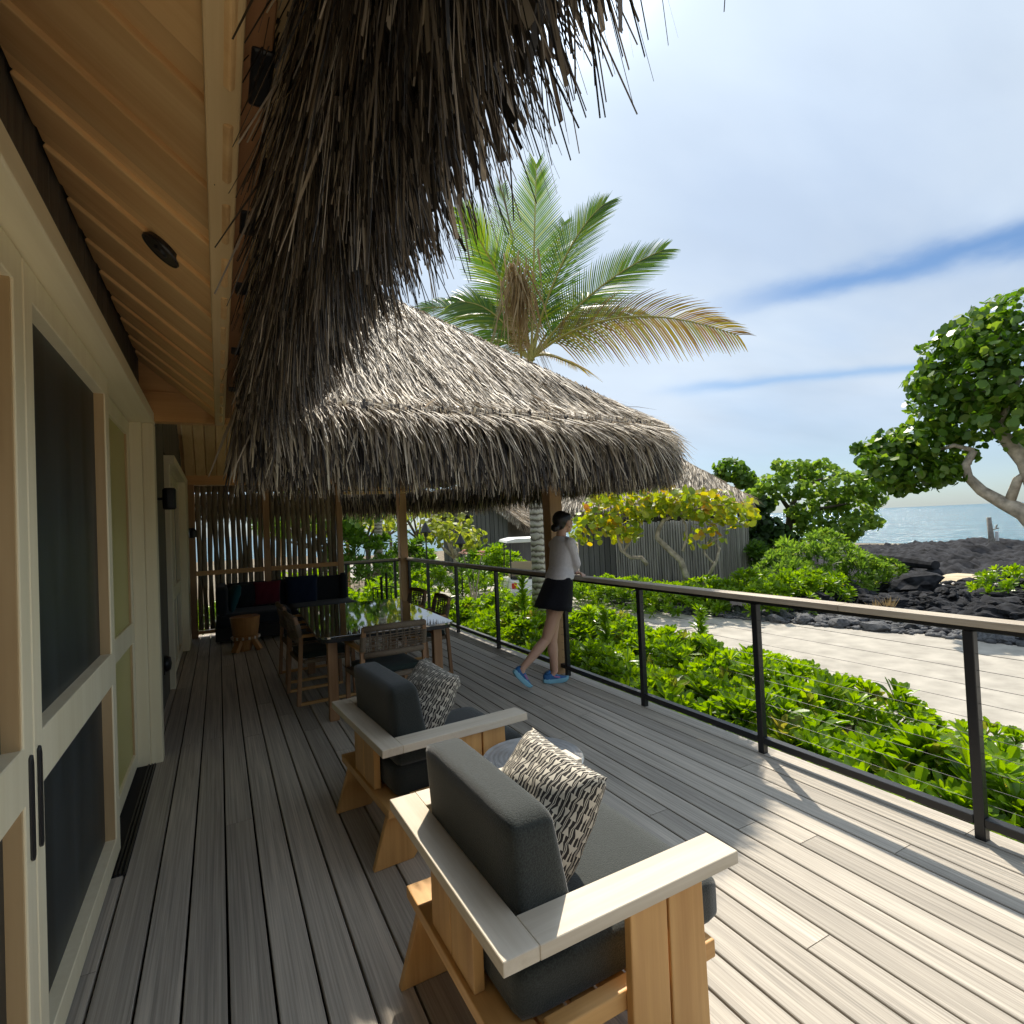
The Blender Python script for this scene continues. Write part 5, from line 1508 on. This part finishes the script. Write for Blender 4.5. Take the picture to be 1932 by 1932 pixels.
part(MB().prism([(wa.x+nv.x*.03, wa.y+nv.y*.03), (wb.x+nv.x*.03, wb.y+nv.y*.03), (wb.x+nv.x*4, wb.y+nv.y*4), (wc.x-ev.x*.1, wc.y)], 'z', -.7, 2.25), 'wall_core', 'dark_void', hut)
# palisade
F0, F1, F2 = at(1160, 1000, 20.0), at(1357, 1000, 18.6), at(1412, 1000, 19.6)
fence = thing('palisade_fence', 'weathered grey pole palisade in front of the right hut', 'fence', (F1.x, F1.y, -.72))
fp = [pole_mesh('pole', 1.0, .04, 'fence_pole', .006, 6, 6) for _ in range(4)]
for a, b in ((F0, F1), (F1, F2)):
    n = int((b-a).length/.088)
    for i in range(n):
        p = a.lerp(b, (i+.5)/n); o = link('pole', rp.choice(fp), fence)
        h = 2.2 + rp.uniform(-.03, .04); o.location = (p.x-F1.x, p.y-F1.y, 0); o.scale = (1, 1, h); o.rotation_euler = (0, 0, rp.random()*6)
    q0, q1 = a + nv*.05, b + nv*.05
    for z in (.1, 1.2):
        part(MB().bar((q0.x, q0.y, z), (q1.x, q1.y, z), .05, .08), 'fence_rail', 'drift_wood', fence)
# left hut, gable towards the deck
def Z(p, z): return Vector((p.x, p.y, z))
gl, gr = at(836, 1000, 25.5), at(958, 1000, 25.0)
axis = (gr-gl); axis.z = 0; wdt = axis.length; axis.normalize(); back = Vector((-axis.y, axis.x, 0))
if back.y < 0: back = -back
back = (back + axis*.30).normalized()
ze, za = 1.95, 3.35
hut2 = thing('thatched_hut', 'dark board walled hut with thatched gable roof, seen left of the palm trunk', 'hut', (gl.x, gl.y, -.72), 0, 'thatched huts across the path')
mid = gl.lerp(gr, .5)
board_wall(hut2, Z(gl, 0), Z(gr, 0), -.25, lambda f: ze + (za-ze)*(1-abs(2*f-1)) - .05)
rgt = gr + back*6
board_wall(hut2, Z(gr, 0), Z(rgt, 0), -.25, ze)
part(MB().add([Z(gl+back*.05, -.4), Z(gr+back*.05, -.4), Z(gr+back*.05, ze-.1), Z(mid+back*.05, za-.15), Z(gl+back*.05, ze-.1)], [(0, 1, 2, 3, 4)]), 'wall_core', 'dark_void', hut2)
part(MB().box((mid.x-.7-.0, mid.y-.06, 1.95), (mid.x-.25, mid.y-.02, 2.12)), 'vent', 'joist_dark', hut2)
part(MB().box((mid.x+.55, mid.y-.10, 1.98), (mid.x+.85, mid.y-.06, 2.12)), 'vent', 'joist_dark', hut2)
ap0, ap1 = Z(mid - back*.5, za+.25), Z(mid + back*6.5, za+.25)
er0, er1 = Z(gr + axis*.75 - back*.4, ze-.25), Z(gr + axis*.75 + back*6.5, ze-.25)
el0, el1 = Z(gl - axis*.75 - back*.4, ze-.25), Z(gl - axis*.75 + back*6.5, ze-.25)
part(MB().add([ap0, ap1, er0, er1, el0, el1], [(0, 2, 3, 1), (0, 1, 5, 4)]), 'roof', 'thatch_core', hut2)
Vt, Qt = cat_mesh(thatch_plane(er0, er1, ap0, ap1, 5000) + thatch_plane(el0, el1, ap0, ap1, 3000) + [strips(np.array([Vector(ap0).lerp(er0, random.random()) for _ in range(900)]), np.array([[-back.x*.3+random.gauss(0, .15), -back.y*.3, -1] for _ in range(900)]), RNG.uniform(.2, .4, 900), RNG.uniform(.015, .04, 900))]
    + [strips(np.array([Vector(ap0).lerp(el0, random.random()) for _ in range(900)]), np.array([[-back.x*.3+random.gauss(0, .15), -back.y*.3, -1] for _ in range(900)]), RNG.uniform(.2, .4, 900), RNG.uniform(.015, .04, 900))])
np_obj('thatch', Vt, Qt, MAT['thatch'], hut2, 'stuff')
part(MB().box((gl.x-.4, gl.y-1.6, -.35), (gr.x-.6, gr.y+.1, -.22)), 'porch_floor', 'hut_board', hut2)
# open thatched shelter far left, only its post and fringe show
p = at(655, 1010, 24)
t = thing('thatched_shelter', 'open thatched shelter seen at far left beside the screen', 'shelter', (p.x, p.y, -.72))
part(MB().box((p.x-.06, p.y-.06, -.72), (p.x+.06, p.y+.06, 2.0)), 'post', 'post_wood', t)
part(MB().box((p.x-2.6, p.y-.06, -.72), (p.x-2.48, p.y+.06, 2.0)), 'post', 'post_wood', t)
pa, pb = Vector((p.x-3.4, p.y-.5, 1.9)), Vector((p.x+.6, p.y-.5, 1.9)); pc, pd = Vector((p.x-2.4, p.y+1.6, 3.5)), Vector((p.x-.6, p.y+1.6, 3.5))
part(MB().add([pa, pb, pd, pc, pa+Vector((0, 4.2, 0)), pb+Vector((0, 4.2, 0))], [(0, 1, 2, 3), (1, 5, 2), (5, 4, 3, 2), (4, 0, 3)]), 'roof', 'thatch_core', t)
Vt, Qt = cat_mesh(thatch_plane(pa, pb, pc, pd, 2500)); np_obj('thatch', Vt, Qt, MAT['thatch'], t, 'stuff')

# ------------------------------------------------------------------ golf cart, torches, flowers
cx, cy, cz = 7.95, 14.3, -.70
cart = thing('golf_cart', 'white golf cart parked on the sand path behind the palm trunk', 'golf cart', (cx, cy, cz), radians(-20))
def cp(mb, name, mat, parent=None, **k): return mb.build(name, MAT[mat], parent or cart, local=True, **k)
cp(MB().prism([(-1.15, .34), (-1.18, .50), (-1.10, .78), (-.62, .80), (-.55, .42), (.55, .36), (.62, .72), (1.05, .66), (1.20, .42), (1.15, .30)], 'x', -.56, .56), 'body', 'white_plastic', bevel=.03)
cp(MB().box((-.54, -1.22, .26), (.54, -1.155, .46)), 'bumper', 'grey_plastic', bevel=.02)
for s in (-1, 1):
    cp(MB().box((s*.47-.07, -1.185, .55), (s*.47+.07, -1.14, .70)), 'tail_light', 'tail_red', bevel=.01)
    for yy in (-.80, .82):
        w = cp(MB().lathe([(.10, -.09), (.21, -.09), (.225, -.06), (.225, .06), (.21, .09), (.10, .09)], (s*.50, yy, .225), 20, 'x'), 'wheel', 'rubber', smooth=False)
        cp(MB().lathe([(.0005, -.07), (.10, -.07), (.10, .07), (.0005, .07)], (s*.50, yy, .225), 14, 'x'), 'rim', 'grey_plastic', w)
    for yy in (-.95, .62):
        cp(MB().bar((s*.52, yy, .74), (s*.50, yy+(.1 if yy < 0 else -.15), 1.80), .035, .035), 'roof_post', 'black_metal')
cp(MB().prism([(-.64, 1.80), (.64, 1.80), (.60, 1.87), (.35, 1.92), (-.35, 1.92), (-.60, 1.87)], 'y', -1.12, .72), 'roof', 'white_plastic', bevel=.015)
cp(MB().box((-.50, -.62, .78), (.50, -.18, .90)), 'seat', 'tan_vinyl', bevel=.03)
cp(MB().box((-.50, -.68, .90), (.50, -.58, 1.25)), 'seat_back', 'tan_vinyl', bevel=.03)
cp(MB().box((-.50, -1.10, .80), (.50, -.74, .86)), 'rear_deck', 'cone_black', bevel=.01)
cp(MB().tube([(-.25+.16*cos(a*.524), .35, 1.05+.16*sin(a*.524)) for a in range(13)], .012, 6), 'steering_wheel', 'black_metal')
for px, d, zt, lab in ((803, 15.5, 1.78, 'taller black tiki torch on a slim pole, left of the hut'), (868, 16.2, 1.40, 'shorter black tiki torch in front of the left hut')):
    p = at(px, 1000, d)
    t = thing('tiki_torch', lab, 'torch', (p.x, p.y, -.72), 0, 'tiki torches')
    part(MB().tube([(p.x, p.y, -.75), (p.x, p.y, zt-.30)], .022, 8), 'pole', 'black_metal', t)
    part(MB().lathe([(.0005, zt-.30), (.14, zt-.30), (.15, zt-.27), (.015, zt), (.0005, zt)], (p.x, p.y, 0), 14), 'cone', 'cone_black', t)
    part(MB().lathe([(.0005, zt-.42), (.05, zt-.40), (.07, zt-.305), (.0005, zt-.305)], (p.x, p.y, 0), 12), 'burner', 'black_metal', t)
p = at(890, 1030, 15.0)
t = thing('plumeria', 'plumeria with clusters of pale pink flowers left of the golf cart', 'flowering plant', (p.x, p.y, -.72))
for i, (dx, dz) in enumerate(((-.25, 1.55), (.28, 1.50), (0, 1.25))):
    part(MB().tube([(p.x, p.y, -.72), (p.x+dx*.4, p.y, -.72+dz*.5), (p.x+dx, p.y, -.72+dz)], [.03, .022, .015], 6), 'stem', 'bark_pale', t)
    for j in range(5):
        o = link('leaf_rosette', rsh.choice(rbig), t); o.location = (dx+rsh.uniform(-.1, .1), rsh.uniform(-.1, .1), dz-.15-.1*j); o.rotation_euler = (rsh.uniform(-.5, .5), rsh.uniform(-.5, .5), rsh.random()*6)
    if i < 2:
        for j in range(14):
            a = rsh.random()*6.28; b_ = rsh.uniform(-.3, 1.2)
            c = (p.x+dx+.11*cos(a)*cos(b_), p.y+.11*sin(a)*cos(b_), -.72+dz+.06+.10*sin(b_))
            part(MB().lathe([(.0005, -.012), (.03, .0), (.042, .014), (.018, .012), (.0005, .004)], c, 5), 'flower', 'flower_pink', t)
# ------------------------------------------------------------------ the woman leaning on the railing
def aty(px, py_, Y):
    r = Fw + Rv*((px-966)/1040.0) + Uv*((966-py_)/1040.0)
    return Vector((0, 0, CAM_H)) + r*(Y/r.y)
def ell(mb, c, r, M=None, n=14):
    vs, fs = [], []
    m = n//2
    for i in range(m+1):
        th = pi*i/m
        for k in range(n):
            a = 2*pi*k/n
            p = Vector((r[0]*sin(th)*cos(a), r[1]*sin(th)*sin(a), r[2]*cos(th)))
            if M is not None: p = M @ p
            vs.append(Vector(c)+p)
    for i in range(m):
        for k in range(n):
            fs.append((i*n+k, (i+1)*n+k, (i+1)*n+(k+1) % n, i*n+(k+1) % n))
    mb.add(vs, fs)
def chain(mb, pts, rad, n=12):
    """tapered limb with round joints"""
    mb.tube(pts, rad, n)
    for p, r in zip(pts, rad): ell(mb, p, (r, r, r), None, n)
def loft(mb, secs, n=24, cap=True):
    """secs: (centre, half depth x, half width y, tilt about y)"""
    b = len(mb.v)
    for c, rx, ry, tl in secs:
        M = Matrix.Rotation(tl, 3, 'Y')
        for k in range(n):
            a = 2*pi*k/n
            e = 2.4
            ca_, sa_ = cos(a), sin(a)
            p = Vector((rx*math.copysign(abs(ca_)**(2/e), ca_), ry*math.copysign(abs(sa_)**(2/e), sa_), 0))
            mb.v.append(tuple(Vector(c) + M @ p))
    for i in range(len(secs)-1):
        for k in range(n):
            mb.f.append((b+i*n+k, b+i*n+(k+1) % n, b+(i+1)*n+(k+1) % n, b+(i+1)*n+k))
    if cap:
        mb.f.append(tuple(b+k for k in range(n-1, -1, -1))); mb.f.append(tuple(b+(len(secs)-1)*n+k for k in range(n)))
def fuse(mb, name, mat, vox, parent=None, smooth_it=4):
    me = mb.mesh(name, MAT[mat])
    o = link(name, me, parent)
    m = o.modifiers.new('remesh', 'REMESH'); m.mode = 'VOXEL'; m.voxel_size = vox; m.use_smooth_shade = True
    s = o.modifiers.new('smooth', 'SMOOTH'); s.iterations = smooth_it; s.factor = .5
    return o
YB_ = 4.65
pel = aty(1054, 1098, YB_); chest = aty(1064, 1040, YB_); nb = aty(1060, 1012, YB_); headc = aty(1064, 986, YB_)
shR, shL = aty(1076, 1024, YB_-.15), chest + Vector((-.02, .155, .065))
elR = aty(1088, 1063, 4.50); haR = aty(1083, 1079, 4.68)
elL = Vector((3.235, 4.86, 1.125)); haL = Vector((3.215, 4.66, 1.095))
hipR, hipL = pel + Vector((-.01, -.085, -.06)), pel + Vector((0, .085, -.06))
knR, anR = aty(1030, 1207, 4.66), aty(985, 1262, 4.70)
knL, anL = aty(1042, 1210, 4.76), aty(1047, 1266, 4.77)
body = MB()
def leg(h, k, a):
    k2 = k.lerp(a, .30); 
    chain(body, [h, h.lerp(k, .35), h.lerp(k, .8), k, k2, k.lerp(a, .62), a], [.088, .080, .058, .050, .052, .041, .031], 14)
    calf = k.lerp(a, .28) + Vector((-.014, 0, 0)); ell(body, calf, (.045, .045, .10), (a-k).to_track_quat('Z', 'Y').to_matrix())
leg(hipR, knR, anR); leg(hipL, knL, anL)
# feet inside the shoes
toR = Vector((2.62, 4.69, .03)); heR = aty(977, 1268, 4.72)
toL = Vector((3.085, 4.735, .03)); heL = Vector((2.865, 4.80, .04))
chain(body, [anR, heR.lerp(toR, .3), heR.lerp(toR, .7)], [.032, .033, .024]); chain(body, [anL, heL.lerp(toL, .3)+Vector((0, 0, .03)), heL.lerp(toL, .7)], [.032, .033, .024])
loft(body, [(pel+Vector((0, 0, -.12)), .10, .15, 0), (pel, .105, .165, 0), (pel.lerp(chest, .45), .085, .125, .1), (chest, .105, .145, .1), (chest.lerp(nb, .7), .085, .15, .1), (nb, .05, .06, .1)])
def arm(s, e, h):
    chain(body, [s, s.lerp(e, .5), e], [.045, .041, .034]); chain(body, [e, e.lerp(h, .35), h], [.034, .034, .022])
arm(shR, elR, haR); arm(shL, elL, haL)
def hand(w, fwd, down, side):
    """palm and five bent fingers; fwd = along the palm, side = towards the thumb"""
    fwd, down, side = fwd.normalized(), down.normalized(), side.normalized()
    pc = w + fwd*.045
    M = Matrix((fwd, side, down)).transposed()
    ell(body, pc, (.050, .038, .014), M)
    for i, (o, L) in enumerate(((.027, .066), (.009, .074), (-.009, .069), (-.026, .054))):
        a = pc + fwd*.038 + side*o; b = a + (fwd*.8+down*.55).normalized()*L*.42; c = b + (fwd*.35+down*.95).normalized()*L*.33; d = c + (fwd*.05+down).normalized()*L*.25
        chain(body, [a, b, c, d], [.0095, .0088, .0080, .0068], 8)
    a = pc - fwd*.022 + side*.030; b = a + (side*.8+fwd*.5+down*.2).normalized()*.034; c = b + (fwd*.8+side*.3+down*.3).normalized()*.028
    chain(body, [a, b, c], [.0115, .0100, .0082], 8)
hand(haR, Vector((-.25, .30, -.75)), Vector((-.55, .25, -.6)), Vector((.55, .75, .1)))
hand(haL, Vector((.05, -.75, -.15)), Vector((-.35, -.1, -.9)), Vector((-.85, -.15, .3)))
# neck and head: profile facing out to sea
chain(body, [nb+Vector((-.012, 0, -.02)), nb.lerp(headc, .5)+Vector((-.015, 0, 0)), headc+Vector((-.015, 0, -.03))], [.052, .046, .048])
hf = Vector((1, .10, .06)).normalized(); hs_ = Vector((0, 0, 1)).cross(hf).normalized(); hu = hf.cross(hs_)
HM = Matrix((hf, hs_, hu)).transposed()
H_ = lambda x, y, z: headc + HM @ Vector((x, y, z))
ell(body, H_(-.012, 0, .022), (.094, .074, .092), HM, 20)
ell(body, H_(.030, 0, -.028), (.056, .054, .078), HM, 16)
ell(body, H_(.062, 0, -.082), (.022, .026, .020), HM)
ell(body, H_(.078, 0, .030), (.014, .045, .016), HM)
chain(body, [H_(.084, 0, .018), H_(.102, 0, -.018)], [.009, .0135], 10)
ell(body, H_(.088, 0, -.046), (.010, .022, .009), HM); ell(body, H_(.085, 0, -.060), (.010, .019, .008), HM)
for s in (-1, 1):
    ell(body, H_(.055, s*.038, -.012), (.024, .022, .024), HM)
    ell(body, H_(-.005, s*.073, -.012), (.020, .010, .032), HM)
person = fuse(body, 'person', 'skin', .0055)
WORG['person'] = Vector((0, 0, 0))
tag(person, 'woman in white top, black skirt and blue shoes leaning on the railing beside the column', 'person')
for s in (-1, 1):
    e = MB(); ell(e, H_(.078, s*.032, .012), (.010, .014, .0065), HM, 10); part(e, 'eye', 'hair', person, smooth=True)
    e = MB(); ell(e, H_(.084, s*.030, .030), (.006, .020, .004), HM, 10); part(e, 'eyebrow', 'hair', person, smooth=True)
hr = MB()
ell(hr, H_(-.036, 0, .034), (.092, .081, .092), HM, 22)
ell(hr, H_(-.060, 0, -.005), (.060, .068, .070), HM, 16)
for s in (-1, 1): ell(hr, H_(.004, s*.050, .050), (.050, .028, .048), HM, 12)
ell(hr, H_(-.118, .0, -.040), (.046, .048, .042), HM, 14); ell(hr, H_(-.135, -.012, -.058), (.026, .03, .024), HM, 12)
fuse(hr, 'hair', 'hair', .006, person, 3)
er = MB(); er.lathe([(.0005, -.004), (.006, -.002), (.006, .002), (.0005, .004)], H_(-.002, -.080, -.046), 8, 'y'); part(er, 'earring', 'cable_steel', person)
# fitted long sleeved top
sh = MB()
w0 = pel.lerp(chest, .06)
loft(sh, [(pel.lerp(chest, .10), .124, .162, .05), (pel.lerp(chest, .25), .124, .162, .08), (pel.lerp(chest, .36), .112, .150, .08), (pel.lerp(chest, .5), .104, .142, .1), (pel.lerp(chest, .8), .118, .158, .1), (chest+Vector((0, 0, .02)), .118, .166, .1), (chest.lerp(nb, .55), .100, .165, .1), (chest.lerp(nb, .85), .080, .115, .1), (nb+Vector((-.004, 0, .0)), .064, .070, .1)], 28)
for s, e, h in ((shR, elR, haR), (shL, elL, haL)):
    chain(sh, [chest.lerp(nb, .6).lerp(s, .6), s, s.lerp(e, .5), e], [.060, .056, .047, .042]); chain(sh, [e, e.lerp(h, .4), e.lerp(h, .86)], [.042, .040, .031])
# soft folds across the back
for i, (f, r) in enumerate(((.30, .008), (.42, .007), (.58, .006), (.16, .009))):
    c = pel.lerp(chest, f)
    pts = [c + Vector((.105*cos(a)*-1, .140*sin(a), .02*sin(a*2+i))) for a in [(-1.3+2.6*k/10) for k in range(11)]]
    chain(sh, pts, [r]*11, 6)
fuse(sh, 'top', 'shirt_cloth', .006, person, 3)
# flared skirt
sk = MB(); n = 40; b0 = len(sk.v)
wc = pel.lerp(chest, .30); hb1, hb2 = aty(1012, 1142, YB_), aty(1071, 1156, YB_); hcn = (hb1+hb2)/2
for j in range(9):
    t = j/8; c = wc.lerp(hcn, t); rx = .106 + (.178-.106)*t**.75; ry = .144 + (.21-.144)*t**.6
    for k in range(n):
        a = 2*pi*k/n; fl = 1 + .035*t*sin(a*7+.6)+.03*t*sin(a*4)
        sk.v.append((c.x+rx*cos(a)*fl, c.y+ry*sin(a)*fl, c.z - t*.035*cos(a) + .004*t*sin(a*7)))
for j in range(8):
    for k in range(n): sk.f.append((j*n+k, j*n+(k+1) % n, (j+1)*n+(k+1) % n, (j+1)*n+k))
sko = part(sk, 'skirt', 'skirt_cloth', person, smooth=True)
md = sko.modifiers.new('thick', 'SOLIDIFY'); md.thickness = .006
# running shoes
def shoe(heel, toe, up, ankle):
    f = (toe-heel); L = f.length + .05; f.normalize(); sd = Vector(up).cross(f).normalized(); u = f.cross(sd)
    M = Matrix((f, sd, u)).transposed(); O = heel - f*.03
    P = lambda x, y, z: O + M @ Vector((x*L, y, z))
    so_ = MB(); nn = 18
    outline = [(0, .0), (.03, .028), (.2, .036), (.45, .034), (.7, .045), (.88, .040), (.97, .022), (1, 0)]
    ring = outline + [(x, -y) for x, y in reversed(outline[1:-1])]
    m = len(ring); b = []
    for z, k in ((-.012, .92), (.0, 1.0), (.022, 1.04), (.034, .98)):
        for x, y in ring: b.append(P(.5+(x-.5)*k, y*k, z + (.018*max(0, x-.8)/.2 if z < .03 else .006*max(0, x-.8)/.2) + (.012*max(0, .12-x)/.12 if z < .0 else 0)))
    fs = [tuple(range(m-1, -1, -1)), tuple(range(3*m, 4*m))]
    for i in range(3):
        for k in range(m): fs.append((i*m+k, i*m+(k+1) % m, (i+1)*m+(k+1) % m, (i+1)*m+k))
    so_.add(b, fs)
    up_ = MB()
    secs = [(.02, .018, .074), (.12, .034, .088), (.25, .036, .086), (.38, .036, .082), (.55, .038, .066), (.72, .043, .050), (.86, .038, .042), (.96, .020, .036)]
    for x, y, z in secs:
        for k in range(9):
            a = pi*k/8
            up_.v.append(tuple(P(x, y*cos(a), .030 + (z-.030)*sin(a)**.7)))
    for i in range(len(secs)-1):
        for k in range(8): up_.f.append((i*9+k, i*9+k+1, (i+1)*9+k+1, (i+1)*9+k))
    up_.f.append(tuple(range(9))); up_.f.append(tuple((len(secs)-1)*9+k for k in range(8, -1, -1)))
    ob = part(up_, 'shoe', 'shoe_blue', person, smooth=True)
    so2 = part(so_, 'sole', 'shoe_sole', ob, smooth=False)
    part(MB().tube([P(.2, 0, .085), P(.17, 0, .10)], [.036, .034], 12), 'collar', 'shoe_blue', ob, smooth=True)
    for i in range(3):
        part(MB().bar(P(.42+.07*i, -.026, .074-.006*i), P(.42+.07*i, .026, .074-.006*i), .006, .006), 'lace', 'shoe_sole', ob)
    part(MB().bar(P(.40, -.0385, .058), P(.62, -.0405, .046), .004, .012, u), 'stripe', 'shoe_pink', ob)
zL = .012
shoe(Vector((heL.x, heL.y, zL)), Vector((toL.x-.01, toL.y, zL)), (0, 0, 1), anL)
fr = (toR-heR).normalized()
upR = Vector((.75, -.1, .55))
shoe(heR + Vector((-.035, 0, -.01)), toR + Vector((-.02, 0, -.0)), tuple(upR - fr*upR.dot(fr)), anR)
